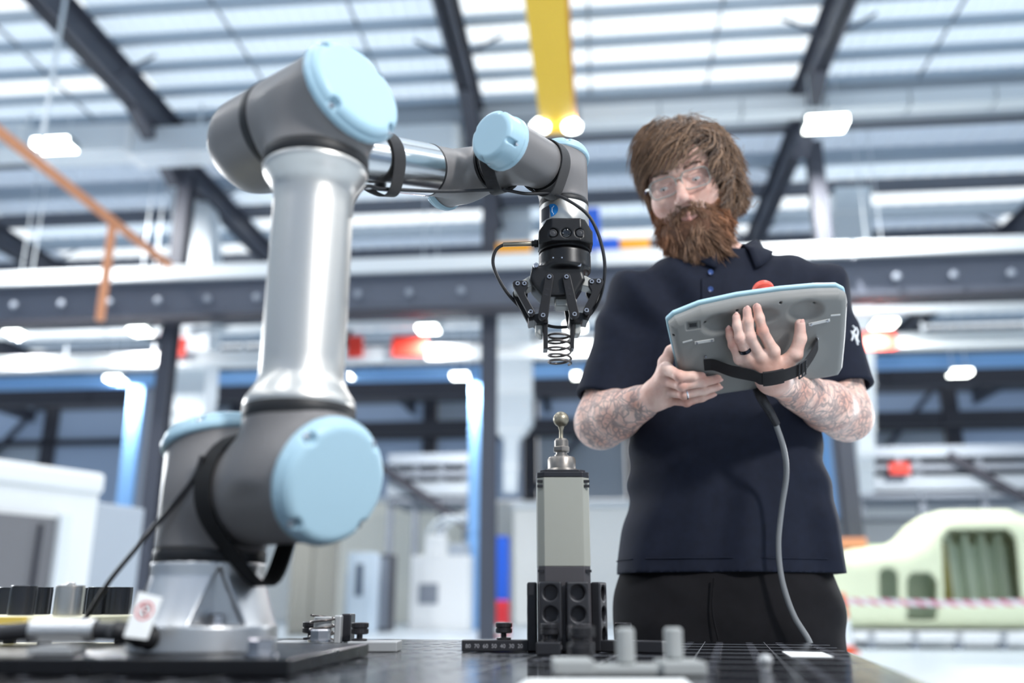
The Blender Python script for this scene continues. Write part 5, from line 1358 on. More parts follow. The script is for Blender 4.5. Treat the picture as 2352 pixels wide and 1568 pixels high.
# torso under the shirt
def f_trunk(P):
    d = sd_cap(P, SHR + V3((0.03, 0, -0.01)), SHL + V3((-0.03, 0, -0.01)), 0.062); c = (SHR + SHL) / 2
    d = smin(d, sd_ell(P, c + V3((0, 0, -0.13)), (0.165, 0.095, 0.20)), 0.05); d = smin(d, sd_ell(P, c + V3((0, 0, -0.40)), (0.165, 0.095, 0.22)), 0.06)
    d = smin(d, sd_cap(P, NB, NB - V3((0, -0.01, 0.12)), 0.062, 0.07), 0.03)
    d = smin(d, sd_cap(P, SHR, SHR * 0.45 + ELR * 0.55, 0.060, 0.054), 0.03); d = smin(d, sd_cap(P, SHL, SHL * 0.45 + ELL * 0.55, 0.060, 0.054), 0.03)
    return d
c_ = (SHR + SHL) / 2
meshT = net(f_trunk, c_ + V3((-0.36, -0.16, -0.62)), c_ + V3((0.36, 0.16, 0.16)), 0.008, 1)
legs = []
HIP = bx_(1668, 1400)
vs, fs = [], []; n0 = 0; ink = []; flush = []
for (v, q), kind in ((meshH, 'h'), (meshR, 'R'), (meshL, 'L'), (meshT, 't')):
    vs.append(v); fs.append(q + n0); n0 += len(v)
    if kind in 'RL':
        el, wr = (ELR, WRR) if kind == 'R' else (ELL, WRL); ax = wr - el; Ln = np.linalg.norm(ax)
        t = ((v - el) @ ax) / Ln ** 2
        m = np.clip((t + 0.35) / 0.1, 0, 1) * np.clip((0.98 - t) / 0.06, 0, 1); ink.append(m)
        FP = RP if kind == 'R' else LP; fl = np.zeros(len(v))
        for k in FP:
            for j in (1, 3): fl = np.maximum(fl, 0.38 * np.exp(-((v - FP[k][j]) ** 2).sum(1) / 0.010 ** 2))
        flush.append(fl)
    elif kind == 'h':
        ink.append(np.zeros(len(v))); L = hl2(v); fl = np.zeros(len(v))
        for c, r, a in (((0, -0.100, -0.0665), 0.012, 0.5), ((0.013, -0.096, -0.068), 0.010, 0.5), ((-0.013, -0.096, -0.068), 0.010, 0.5), ((0, -0.100, -0.077), 0.012, 0.5), ((0, -0.118, -0.034), 0.014, 0.35), ((0.05, -0.06, -0.03), 0.022, 0.2), ((-0.05, -0.06, -0.03), 0.022, 0.25), ((0.0335, -0.088, -0.006), 0.016, 0.25), ((-0.0335, -0.088, -0.006), 0.016, 0.25)):
            fl = np.maximum(fl, a * np.exp(-((L - V3(c)) ** 2).sum(1) / r ** 2))
        flush.append(fl)
    else: ink.append(np.zeros(len(v))); flush.append(np.zeros(len(v)))
man = empty('person', (NB[0], NB[1] + 0.02, 0.0))
tag(man, 'bearded person in a navy polo shirt reading a tablet beside the table', 'person')
bodyo = obj('body', (np.vstack(vs), np.vstack(fs)), 'skin', man, smooth=180)
for nm, arr in (('ink', ink), ('flush', flush)):
    a = bodyo.data.attributes.new(nm, 'FLOAT', 'POINT'); a.data.foreach_set('value', np.concatenate(arr).astype(np.float32))
# nails
def nail(tip, prev, out, r):
    d = tip - prev; d /= np.linalg.norm(d); o = V3(out) - d * (V3(out) @ d); o /= np.linalg.norm(o); s = np.cross(d, o)
    v, f = lathe([(0, 0.0011)] + [(math.sin(t), 0.0011 * math.cos(t)) for t in np.linspace(0.3, math.pi / 2, 5)] + [(0, -0.0005)], 14)
    v = v * (1, 1, 1); P = tip + d * r * 0.28 + o * (r * 0.80)
    w = P + np.outer(v[:, 0] * r * 0.62, s) + np.outer(v[:, 1] * r * 0.85, d) + np.outer(v[:, 2], o) - np.outer((v[:, 0] ** 2) * r * 0.18, o)
    obj('fingernail', (w, f), 'nail', bodyo, smooth=60)
for k in L_f: nail(LP[k][3], LP[k][2], t_n + (V3((0.5, 0, 0)) if k == 'thumb' else 0), L_r[k][3])
for k in ('index', 'middle', 'ring', 'little'): nail(RP[k][3], RP[k][2], t_n, R_r[k][3])
# eyes
mat('eye_white', (222, 216, 212), 0.15, coat=0.5); mat('iris', (62, 78, 92), 0.15); mat('pupil', (12, 12, 14), 0.1)
gaze = V3((-0.08, -1, -0.34)); gaze /= np.linalg.norm(gaze)
for sx in (-1, 1):
    c = V3((0.0335 * sx, -0.0785, 0.0)); vv, ff = lathe([(0.0122 * math.sin(t), -0.0122 * math.cos(t)) for t in np.linspace(0, math.pi, 13)], 20, c, gaze)
    e = obj('eye', (hw2(vv), ff), 'eye_white', bodyo, smooth=180)
    for r, m, off in ((0.0060, 'iris', 0.0107), (0.0027, 'pupil', 0.0119)):
        vv, ff = lathe([(r, 0), (r * 0.6, 0.0008), (0, 0.0011)], 18, c + gaze * off, gaze); obj(m, (hw2(vv), ff), m, e, smooth=60)

# ---- hair and beard
def strand_mat(name, rough=0.45):
    m = mat(name, (90, 66, 50), rough, sheen=0.2); nt = m.node_tree; a = nt.nodes.new('ShaderNodeAttribute'); a.attribute_name = 'tone'
    nt.links.new(a.outputs['Color'], nt.nodes['Principled BSDF'].inputs['Base Color']); return m
strand_mat('hair_strands'); mat('hair_base', (62, 45, 36), 0.8, var=0.25, vscale=90); mat('beard_base', (92, 62, 45), 0.85, var=0.3, vscale=140)
def grad(f, P, e=0.002): return np.stack([f(P + np.eye(3)[k] * e) - f(P - np.eye(3)[k] * e) for k in range(3)], 1) / (2 * e)
def strands_mesh(paths, r0, cols):
    """paths: (N, S, 3) -> three sided tapering tubes"""
    N, S, _ = paths.shape
    T = np.gradient(paths, axis=1); T /= np.linalg.norm(T, axis=2, keepdims=True) + 1e-9
    ref = np.zeros_like(T); ref[..., 0] = 0.3; ref[..., 1] = 0.9; ref[..., 2] = 0.2
    A = np.cross(T, ref); A /= np.linalg.norm(A, axis=2, keepdims=True) + 1e-9; Bn = np.cross(T, A)
    tp_ = np.concatenate([np.full(S - 3, 1.0), [0.8, 0.5, 0.12]]); rr = (r0[:, None] * tp_[None])[..., None]
    V = np.stack([paths + rr * (A * math.cos(a) + Bn * math.sin(a)) for a in (0, 2.094, 4.189)], 2).reshape(-1, 3)
    base = (np.arange(N)[:, None] * S + np.arange(S - 1)[None]).ravel() * 3
    Q = np.vstack([np.stack([base + a, base + b, base + 3 + b, base + 3 + a], 1) for a, b in ((0, 1), (1, 2), (2, 0))])
    C = np.repeat(cols, S * 3, axis=0)
    return V, Q, C
def add_tone(o, C):
    a = o.data.attributes.new('tone', 'FLOAT_COLOR', 'POINT'); a.data.foreach_set('color', np.c_[C, np.ones(len(C))].astype(np.float32).ravel())
rg = np.random.default_rng(5)
def smooth_noise(P, s, seed):
    r = np.random.default_rng(seed); out = np.zeros(P.shape)
    for _ in range(4):
        k = r.normal(size=(3, 3)) * s; ph = r.uniform(0, 6.28, 3); out += np.sin(P @ k + ph)
    return out / 2.2
def f_scalp(L): return smin(sd_ell(L, (0, 0.018, 0.040), (0.0765, 0.0985, 0.0880)), sd_ell(L, (0, 0.03, -0.035), (0.070, 0.075, 0.07)), 0.03)
# roots
R0 = rg.normal(size=(40000, 3)); R0 /= np.linalg.norm(R0, axis=1)[:, None]
R0 = V3((0, 0.018, 0.040)) + R0 * V3((0.0765, 0.0985, 0.0880))
front = R0[:, 1] < -0.02
hairline = 0.078 - 0.25 * np.abs(R0[:, 0]) * 0 
keep = np.where(front, R0[:, 2] > 0.070 + (R0[:, 1] + 0.02) * -0.12, R0[:, 2] > -0.02 - (R0[:, 1] > 0.05) * 0.05)
keep |= (~front) & (np.abs(R0[:, 0]) > 0.055) & (R0[:, 2] > -0.005)
R0 = R0[keep][:7200]; N = len(R0)
side = R0[:, 0]
PART = V3((0.030, -0.010, 0.13))
S_ = 11
lay = rg.uniform(0.004, 0.024, N) + np.clip(R0[:, 2] - 0.06, 0, 0.1) * 0.10 + np.clip(side + 0.01, 0, 0.08) * 0.34
lay *= np.where(side < 0, 1 - 0.5 * np.clip(-side / 0.05, 0, 1), 1)
leng = rg.uniform(0.085, 0.150, N) + np.clip(side, 0, 1) * 0.35
cl = smooth_noise(R0, 70, 3); leng *= 1 + 0.12 * cl[:, 0]
P_ = R0.copy(); paths = [P_.copy()]
vel = grad(f_scalp, P_) * 0.7
curl = smooth_noise(R0, 120, 9)
for s in range(S_ - 1):
    g = grad(f_scalp, P_); g /= np.linalg.norm(g, axis=1)[:, None] + 1e-9; d = f_scalp(P_)
    away = P_ - PART; away[:, 2] = 0; away /= np.linalg.norm(away, axis=1)[:, None] + 1e-6
    fr = np.clip((-P_[:, 1] - 0.01) / 0.06, 0, 1)[:, None]                       # fringe sweeps towards the picture's left
    comb = away * 0.7 + V3((0, 0, -1)) * (0.55 + 0.09 * s) + fr * V3((-0.95, -0.05, 0.10))
    comb += curl * (0.14 + 0.045 * s) * (0.7 + 1.5 * np.clip(P_[:, :1] / 0.06, 0, 1)) + 0.42 * smooth_noise(P_ + R0 * 0.3, 75, 21) * (0.5 + 1.2 * np.clip(P_[:, :1] / 0.06, 0, 1))
    comb -= g * (comb * g).sum(1)[:, None] * 0.9
    comb /= np.linalg.norm(comb, axis=1)[:, None]
    vel = vel * 0.45 + comb * 0.75
    st = vel / np.linalg.norm(vel, axis=1)[:, None] * (leng / (S_ - 1))[:, None]
    nP = P_ + st; d2 = f_scalp(nP); want = lay * min(1, (s + 1) / 3) + (0.006 * max(0, s - 6) * np.clip(side / 0.05, 0.2, 1))
    nP += g * np.clip(want - d2, -0.004, 0.008)[:, None]
    # fringe stops above the eyes
    stop = (nP[:, 1] < -0.045) & (np.abs(nP[:, 0] - 0.0) < 0.064) & (nP[:, 2] < 0.030 + 0.012 * np.sin(R0[:, 0] * 90))
    nP[stop] = P_[stop] + (nP[stop] - P_[stop]) * 0.12
    low = nP[:, 2] < -0.085; nP[low] = P_[low] + (nP[low] - P_[low]) * 0.25
    P_ = nP; paths.append(P_.copy())
paths = np.stack(paths, 1)
tone = np.clip(rg.normal(0.5, 0.25, N) + 0.15 * cl[:, 1], 0, 1)[:, None]
cols = V3(lin((62, 44, 34))[:3]) * (1 - tone) + V3(lin((164, 128, 98))[:3]) * tone
v, q, C = strands_mesh(paths, rg.uniform(0.0006, 0.0011, N), cols)
hair = obj('hair', (hw2(v), q), 'hair_strands', man, smooth=180); add_tone(hair, C)
def f_haircap(L):
    d = f_scalp(L) - np.where(L[:, 0] < 0, 0.0095 - 0.005 * np.clip(-L[:, 0] / 0.05, 0, 1), 0.0095) - np.clip(L[:, 2] - 0.05, 0, 0.1) * 0.06
    face = sd_box(L, (-0.004, -0.10, -0.035), (0.070, 0.085, 0.108), 0.03)
    d = smax(d, -face, 0.012); d = smax(d, -(L[:, 2] + 0.055), 0.01)
    return d + 0.0022 * smooth_noise(L, 130, 4)[:, 0]
vv, qq = net(f_haircap, (-0.12, -0.13, -0.08), (0.12, 0.15, 0.16), 0.004, 1)
obj('hair_undercoat', (hw2(vv), qq), 'hair_base', man, smooth=180)
# brows
bw = []
for sx in (-1, 1):
    n = 90; t = rg.uniform(0, 1, n); x = sx * (0.014 + 0.036 * t); z = 0.0235 + 0.006 * np.sin(t * 2.6) + rg.normal(0, 0.0015, n); y = -0.0985 + 0.018 * t ** 2
    p0 = np.c_[x, y, z]; dirv = np.c_[np.full(n, sx * 0.0065), np.full(n, 0.001), rg.uniform(-0.001, 0.003, n)]
    bw.append(np.stack([p0 + dirv * k / 4 + np.c_[np.zeros(n), -0.0012 * np.sin(k / 4 * 3) * np.ones(n), np.zeros(n)] for k in range(5)], 1))
bw = np.concatenate(bw); v, q, C = strands_mesh(bw, np.full(len(bw), 0.0005), np.tile(V3(lin((96, 66, 48))[:3]), (len(bw), 1)))
o = obj('eyebrows', (hw2(v), q), 'hair_strands', man, smooth=180); add_tone(o, C)
# beard volume and strands
def f_beardvol(L):
    X = L.copy(); X[:, 0] = np.abs(X[:, 0])
    d = sd_ell(L, (0, -0.062, -0.108), (0.058, 0.046, 0.062)); d = smin(d, sd_ell(L, (0, -0.066, -0.150), (0.042, 0.036, 0.042)), 0.03)
    d = smin(d, sd_cap(X, (0.064, -0.020, -0.035), (0.048, -0.050, -0.095), 0.012, 0.026), 0.02)
    d = smin(d, sd_cap(X, (0.006, -0.0975, -0.0565), (0.032, -0.083, -0.075), 0.0055, 0.010), 0.008)
    mouth = sd_ell(L, (0, -0.108, -0.0735), (0.0185, 0.028, 0.0062)); d = smax(d, -mouth, 0.006)
    return d
vv, qq = net(f_beardvol, (-0.1, -0.14, -0.22), (0.1, 0.05, 0.0), 0.0035, 1)
obj('beard_undercoat', (hw2(vv), qq), 'beard_base', man, smooth=180)
Rb = vv[rg.integers(0, len(vv), 9000)] + rg.normal(0, 0.0015, (9000, 3))
gb = grad(f_beardvol, Rb); gb /= np.linalg.norm(gb, axis=1)[:, None]
ok = (f_head(Rb) > -0.004) & ~((np.abs(Rb[:, 0]) < 0.020) & (np.abs(Rb[:, 2] + 0.0715) < 0.008) & (Rb[:, 1] < -0.07)) & (gb[:, 1] < 0.5)
Rb, gb = Rb[ok][:6200], gb[ok][:6200]
hv = hl2(meshH[0]); bd_ = f_beardvol(hv); ck = (bd_ > 0) & (bd_ < 0.014) & (hv[:, 2] < -0.03) & (hv[:, 1] < 0.0) & ~((np.abs(hv[:, 0]) < 0.02) & (hv[:, 2] > -0.085) & (hv[:, 2] < -0.062)) & (np.abs(hv[:, 0]) > 0.012)
ci = np.argwhere(ck)[:, 0]; ci = ci[rg.integers(0, len(ci), 1300)]; Rc = hv[ci] + rg.normal(0, 0.0012, (1300, 3)); gc = grad(f_head, Rc); gc /= np.linalg.norm(gc, axis=1)[:, None] + 1e-9
Rb = np.vstack([Rb, Rc]); gb = np.vstack([gb, gc]); N = len(Rb)
lb = rg.uniform(0.016, 0.034, N) + np.clip(-Rb[:, 2] - 0.10, 0, 0.1) * 0.20
must = Rb[:, 2] > -0.085; lb[must] = rg.uniform(0.010, 0.019, must.sum())
P_ = Rb - gb * 0.003; bp_ = [P_.copy()]; cw = smooth_noise(Rb, 130, 31)
for s in range(7):
    dirv = gb * (0.42 - 0.03 * s) + V3((0, -0.10, -0.95)) + cw * 0.38 + smooth_noise(P_, 150, 33) * 0.30
    dirv[:, 0] += Rb[:, 0] * (2.0 - 5.0 * np.clip(-Rb[:, 2] - 0.09, 0, 1) * 3)
    dirv /= np.linalg.norm(dirv, axis=1)[:, None]
    P_ = P_ + dirv * (lb / 7)[:, None]; bp_.append(P_.copy())
bp_ = np.stack(bp_, 1)
tone = np.clip(rg.normal(0.5, 0.28, N), 0, 1)[:, None]
sidew = np.clip((np.abs(Rb[:, 0]) - 0.030) / 0.03, 0, 1)[:, None] * np.clip((Rb[:, 2] + 0.15) / 0.05, 0, 1)[:, None]
ctr = V3(lin((86, 60, 44))[:3]) * (1 - tone) + V3(lin((164, 124, 94))[:3]) * tone; sd_ = V3(lin((112, 70, 44))[:3]) * (1 - tone) + V3(lin((182, 124, 84))[:3]) * tone
cols = ctr * (1 - sidew) + sd_ * sidew
v, q, C = strands_mesh(bp_, rg.uniform(0.00045, 0.0008, N), cols)
o = obj('beard', (hw2(v), q), 'hair_strands', man, smooth=180); add_tone(o, C)

# ---- shirt
SEC = [(1318, 1408, 1924, 0.125), (1240, 1414, 1918, 0.128), (1130, 1440, 1896, 0.128), (1040, 1446, 1886, 0.124), (900, 1444, 1890, 0.122), (780, 1436, 1898, 0.120), (700, 1440, 1900, 0.108), (640, 1490, 1850, 0.088), (590, 1575, 1760, 0.066)]
sz, scx, srx, sry = [], [], [], []
for py, a, b, ry in SEC:
    A, B = bx_(a, py), bx_(b, py); sz.append(A[2]); scx.append((A[0] + B[0]) / 2); srx.append((B[0] - A[0]) / 2 * 0.985); sry.append(ry)
sz, scx, srx, sry = map(np.array, (sz, scx, srx, sry))
SER = SHR * 0.17 + ELR * 0.83 + V3((-0.004, -0.004, 0)); SEL = SHL * 0.20 + ELL * 0.80 + V3((0.006, -0.004, 0))
HEMZ = sz[0]
_o = np.argsort(sz); _zf = np.linspace(sz.min(), sz.max(), 160); _kern = np.hanning(25); _kern /= _kern.sum()
def _smooth(a):
    b = np.interp(_zf, sz[_o], a[_o]); p = np.concatenate([np.full(12, b[0]), b, b[-1] + (b[-1] - b[-2]) * np.arange(1, 13)]); return np.convolve(p, _kern, 'valid')
scx_f, srx_f, sry_f = _smooth(scx), _smooth(srx), _smooth(sry)
ZBELT, ZCH = bx_(1660, 1060)[2], bx_(1660, 800)[2]
def folds(P):
    x, y, z = P[:, 0], P[:, 1], P[:, 2]
    lo_ = np.clip((ZBELT - z) / 0.10, 0, 1); s_ = np.sin
    u = x + 0.25 * (z - HEMZ) * np.tanh((x - scx[3]) / 0.08) + 0.02 * s_(9 * z)
    d = 0.0055 * s_(34 * u + 1.2) * lo_ + 0.0030 * s_(61 * u + 2.0 * s_(8 * z)) * lo_
    side_ = np.clip((np.abs(x - scx[3]) - 0.07) / 0.10, 0, 1)
    d += 0.0022 * s_(75 * z + 22 * np.abs(x - scx[3]) + 1.0) * side_ * np.clip(1 - np.abs(z - ZBELT + 0.03) / 0.17, 0, 1)
    up_ = np.clip((z - ZCH) / 0.06, 0, 1)
    d += 0.0075 * s_(52 * (x - NB[0]) * np.sign(x - NB[0]) - 30 * z + 0.6) * up_ * np.clip((np.abs(x - NB[0]) - 0.06) / 0.06, 0, 1)
    d += 0.0030 * smooth_noise(P, 24, 40)[:, 0]
    return d
def torso_d(P, gr=0.0):
    z = P[:, 2]; cx_ = np.interp(z, _zf, scx_f); rx = np.interp(z, _zf, srx_f) + gr; ry = np.interp(z, _zf, sry_f) + gr
    ax_, ay_ = np.abs(P[:, 0] - cx_) / rx, np.abs(P[:, 1] - YB) / ry
    e = 2.35; k = (ax_ ** e + ay_ ** e) ** (1 / e)
    return (k - 1) * np.minimum(rx, ry) * 0.92
def sleeve_d(P, sh, se, r0, r1, gr=0.0):
    ax = se - sh; L = np.linalg.norm(ax); ax = ax / L; d = sd_cap(P, sh, se + ax * 0.06, r0 + gr, r1 + (r1 - r0) * 0.06 / L + gr)
    return d
def f_shirt(P):
    d = torso_d(P); d = np.maximum(d, P[:, 2] - (NB[2] + 0.01))
    d = smin(d, sd_cap(P, SHR + V3((0.015, 0, 0)), SHL + V3((-0.015, 0, 0)), 0.068), 0.05)
    d = smin(d, sd_cap(P, NB + V3((-0.05, 0.01, -0.025)), SHR, 0.052, 0.062), 0.04); d = smin(d, sd_cap(P, NB + V3((0.05, 0.01, -0.025)), SHL, 0.052, 0.062), 0.04)
    for sh, se in ((SHR, SER), (SHL, SEL)):
        s = sleeve_d(P, sh, se, 0.066, 0.0640); ax = se - sh; ax = ax / np.linalg.norm(ax)
        s = smax(s, (P - se) @ ax, 0.004)
        d = smin(d, s, 0.035)
    d = d + folds(P)
    # stitched hem line
    # openings: neck, sleeve ends, bottom
    hole = sd_cap(P, NB + V3((0, -0.004, -0.045)), hw2([(0, 0.028, -0.06)])[0], 0.0715, 0.080); d = smax(d, -hole, 0.004)
    for sh, se, el in ((SHR, SER, ELR), (SHL, SEL, ELL)):
        ax = (se - sh) / np.linalg.norm(se - sh); cav = np.maximum(sleeve_d(P, sh, se, 0.066, 0.0640, -0.009) + folds(P), -((P - se) @ ax + 0.035)); d = np.maximum(d, -cav)
    d = np.maximum(d, HEMZ - P[:, 2])
    cav = np.maximum(torso_d(P, -0.010) + folds(P), P[:, 2] - (HEMZ + 0.03)); return np.maximum(d, -cav)
lo_b = np.array([min(ELR[0], SER[0]) - 0.10, YB - 0.20, HEMZ - 0.02]); hi_b = np.array([max(ELL[0], SEL[0]) + 0.10, YB + 0.20, NB[2] + 0.06])
vv, qq = net(f_shirt, lo_b, hi_b, 0.0042)
shirt = obj('polo_shirt', (vv, qq), 'shirt_navy', man, smooth=70)
# seam lines of hem and sleeves
def seam(fn, pts, r=0.0012): obj('seam', tube(pts, r, 6), 'shirt_navy', shirt, smooth=60)
zz = HEMZ + 0.026
ring = []
for a in np.linspace(0, 2 * math.pi, 161)[:-1]:
    o = np.argsort(sz); cx_ = np.interp(zz, sz[o], scx[o]); rx = np.interp(zz, sz[o], srx[o]); ry = np.interp(zz, sz[o], sry[o]); e = 2 / 2.35
    p = V3((cx_ + rx * np.sign(math.cos(a)) * abs(math.cos(a)) ** e, YB + ry * np.sign(math.sin(a)) * abs(math.sin(a)) ** e, zz)); ring.append(p)
ring = np.array(ring)
for _ in range(4):
    g = grad(f_shirt, ring); g[:, 2] = 0; ring = ring - g / (np.linalg.norm(g, axis=1)[:, None] + 1e-6) * np.clip(f_shirt(ring), -0.01, 0.01)[:, None]
g = grad(f_shirt, ring); ring = ring + g / (np.linalg.norm(g, axis=1)[:, None] + 1e-6) * 0.0012
seam(None, np.vstack([ring, ring[:1]]))
# collar: stand and fall, open at the throat
nk_top = hw2([(0, 0.03, -0.06)])[0]
nax = (nk_top - NB); nax /= np.linalg.norm(nax); fr_n = frame(nax + V3((0, 0, 0.5)), (0, -1, 0)); 
cvs, cfs = [], []; NA = 40
cfront = V3((-0.020, -1, 0)); cfront /= np.linalg.norm(cfront); cside = np.cross(V3((0, 0, 1)), cfront)     # picture left is negative
CC = NB + V3((0.0, 0.004, 0.0))
for i in range(NA + 1):
    a = math.radians(20) + (2 * math.pi - math.radians(40)) * i / NA      # from one collar point round the neck to the other
    f_ = -math.cos(a); w = math.sin(a)                                     # f_: towards the back, w: side
    fr_k = max(0.0, math.cos(a)) ** 2
    dirh = cfront * math.cos(a) + V3((1, 0, 0)) * math.sin(a) * 1.0
    topz = 0.030 + 0.024 * (1 - math.cos(a)) / 2 - 0.018 * fr_k + (0.016 if math.sin(a) > 0 else 0.0) * (1 - fr_k)
    rt = 0.072
    tipk = math.exp(-((min(i, NA - i)) / 3.0) ** 2)
    fallz = topz - 0.048 - 0.020 * tipk; rf = 0.098 + 0.016 * tipk + 0.006 * (1 - fr_k)
    for rr, zz_ in ((rt + 0.002, topz - 0.035), (rt, topz), (rt + 0.004, topz + 0.003), (rt + 0.010, topz - 0.002), (rt * 0.6 + rf * 0.4 + 0.006, topz * 0.65 + fallz * 0.35), (rt * 0.25 + rf * 0.75 + 0.004, topz * 0.3 + fallz * 0.7), (rf + 0.002, fallz)):
        p = CC + dirh * rr * (1.0 if True else 1) + V3((0, 0, zz_)); p[1] = CC[1] + (p[1] - CC[1]) * 0.98; cvs.append(p)
for i in range(NA):
    for k in range(6): cfs.append((i * 7 + k, i * 7 + k + 1, i * 7 + 7 + k + 1, i * 7 + 7 + k))
cvs = np.array(cvs); rows = np.arange(len(cvs)) % 7
for _ in range(25):
    gs = grad(f_shirt, cvs); gs /= np.linalg.norm(gs, axis=1)[:, None] + 1e-6; dd = f_shirt(cvs)
    need = np.where(rows >= 3, np.clip(0.0055 + 0.0015 * (6 - rows) - dd, 0, 0.004), 0); cvs = cvs + gs * need[:, None]
col_ = obj('collar', (cvs, cfs), 'shirt_navy', shirt, smooth=60)
md = col_.modifiers.new('solid', 'SOLIDIFY'); md.thickness = 0.0028; md.offset = 1
# placket and buttons
mat('button_blue', (60, 84, 140), 0.3)
def on_shirt(px, py, lift=0.0):
    p0 = CAM; d = V3(ray(px, py)); d /= np.linalg.norm(d); t = 1.5
    for _ in range(60):
        v_ = float(f_shirt((p0 + d * t)[None])[0])
        if v_ < 0.0008: break
        t += v_ * 0.7
    return p0 + d * (t - lift)
pl_l, pl_r = [], []
for py in np.linspace(640, 722, 9): pl_l.append(on_shirt(1612, py, 0.003)); pl_r.append(on_shirt(1656, py, 0.003))
v = np.array([x for pr_ in zip(pl_l, pl_r) for x in pr_]); f = [(2 * i, 2 * i + 1, 2 * i + 3, 2 * i + 2) for i in range(8)]
pk = obj('placket', (v, f), 'shirt_navy', shirt); md = pk.modifiers.new('solid', 'SOLIDIFY'); md.thickness = 0.003; md.offset = 0
for px, py in ((1632, 625), (1632, 664), (1631, 702)):
    p = on_shirt(px, py, 0.0055); obj('button', lathe([(0.0055, 0), (0.0058, 0.001), (0.005, 0.0022), (0.0035, 0.0016), (0, 0.0016)], 16, p, (0, -0.96, -0.2)), 'button_blue', shirt, smooth=40)
# pale emblem stitched on the sleeve
em = [[(1958, 748), (1964, 756), (1960, 764), (1966, 772)], [(1966, 752), (1970, 762), (1968, 776), (1972, 786)], [(1955, 760), (1959, 772), (1956, 782)], [(1962, 766), (1966, 780), (1970, 792)]]
mat('thread_white', (224, 228, 232), 0.7)
for e in em: obj('emblem_stitch', tube(spline([on_shirt(x, y, 0.001) for x, y in e], 4), 0.0022, 6), 'thread_white', shirt, smooth=60)

# ---- trousers and shoes
LH = [bx_(1535, 1480), bx_(1790, 1480)]; c_h = (LH[0] + LH[1]) / 2
hipz = HEMZ + 0.01
def f_tr(P):
    o = np.argsort(sz); rx = srx[0] - 0.008; top = sd_ell(P, (scx[0], YB, HEMZ - 0.06), (rx + 0.008, 0.122, 0.20)); d = np.maximum(top, P[:, 2] - hipz)
    for s in (-1, 1):
        a = V3((scx[0] + s * 0.108, YB, HEMZ - 0.10)); b = V3((scx[0] + s * 0.135, YB + 0.01, 0.46)); c = V3((scx[0] + s * 0.14, YB + 0.03, 0.07))
        d = smin(d, sd_cap(P, a, b, 0.118, 0.082), 0.03); d = smin(d, smax(sd_cap(P, b, c, 0.082, 0.066), 0.055 - P[:, 2], 0.004), 0.02)
    d = np.maximum(d, P[:, 2] - hipz)
    return d + 0.0035 * np.sin(50 * P[:, 2] + 24 * P[:, 0]) * smooth_noise(P, 12, 8)[:, 0]
vv, qq = net(f_tr, (scx[0] - 0.30, YB - 0.18, 0.02), (scx[0] + 0.30, YB + 0.20, hipz + 0.02), 0.0065, 1)
tro = obj('trousers', (vv, qq), 'trouser_black', man, smooth=180)
obj('fly_seam', tube(spline([V3(at(1640, 1328, YB - 0.126)), V3(at(1636, 1400, YB - 0.130)), V3(at(1650, 1470, YB - 0.128))], 6), 0.002, 6), 'trouser_black', tro, smooth=60)
mat('shoe', (30, 30, 32), 0.5)
for s in (-1, 1):
    c = V3((scx[0] + s * 0.145, YB - 0.03, 0.0))
    f_sh = lambda P: np.maximum(smin(sd_ell(P, c + V3((0, -0.04, 0.03)), (0.05, 0.14, 0.055)), sd_ell(P, c + V3((0, 0.05, 0.06)), (0.045, 0.06, 0.065)), 0.03), 0.002 - P[:, 2])
    vv, qq = net(f_sh, c + V3((-0.08, -0.22, -0.02)), c + V3((0.08, 0.15, 0.15)), 0.006, 1); obj('shoe', (vv, qq), 'shoe', man, smooth=60)

# ---- safety glasses, rings
mat('clear_plastic', (214, 210, 204), 0.12, trans=0.55, spec=0.6); mat('lens_clear', (235, 240, 245), 0.02, alpha=0.045, spec=0.8); mat('temple_blue', (62, 64, 104), 0.35)
gl_ = thing('safety_glasses', tuple(hw2([(0, -0.1, 0)])[0]), 'clear framed safety glasses worn by the bearded person', 'glasses')
def lens_out(sx, w, h): return [(sx * 0.0335 + x, -0.1045 + 0.9 * (abs(sx * 0.0335 + x) - 0.0) ** 2 * 4.0, -0.0015 + y) for x, y in rrect(w, h, 0.013, 6)]
for sx in (-1, 1):
    o_ = lens_out(sx, 0.055, 0.037); obj('rim', tube(hw2(o_), 0.0021, 7, closed=True), 'clear_plastic', gl_, smooth=60)
    n = len(o_); obj('lens', (hw2(o_), [tuple(range(n))]), 'lens_clear', gl_)
    tm = hw2(spline([(sx * 0.0615, -0.088, 0.006), (sx * 0.071, -0.074, 0.007), (sx * 0.0775, -0.03, 0.004), (sx * 0.0800, 0.015, 0.000)], 5))
    obj('temple', tube(tm, 0.0024, 8), 'temple_blue', gl_, smooth=60); obj('hinge', tube(hw2([(sx * 0.0600, -0.0905, 0.006), (sx * 0.068, -0.080, 0.007)]), 0.0034, 8), 'clear_plastic', gl_)
obj('bridge', tube(hw2(spline([(-0.0075, -0.1045, 0.005), (0, -0.1085, 0.008), (0.0075, -0.1045, 0.005)], 5)), 0.0021, 8), 'clear_plastic', gl_, smooth=60)
def finger_ring(label, p, q, t, r, m, w=0.0065):
    c = p + (q - p) * t; d = (q - p) / np.linalg.norm(q - p)
    o = obj('finger_ring', lathe([(r, -w / 2), (r + 0.0016, -w / 2), (r + 0.0019, 0), (r + 0.0016, w / 2), (r, w / 2), (r, -w / 2)], 32, c, d, caps=False), m, smooth=40); tag(o, label, 'ring')
mat('ring_dark', (34, 36, 46), 0.25, 0.7); mat('ring_silver', (216, 216, 220), 0.2, 1.0)
finger_ring('dark wide ring on the hand laid on the tablet back', LP['ring'][0], LP['ring'][1], 0.42, 0.0098, 'ring_dark')
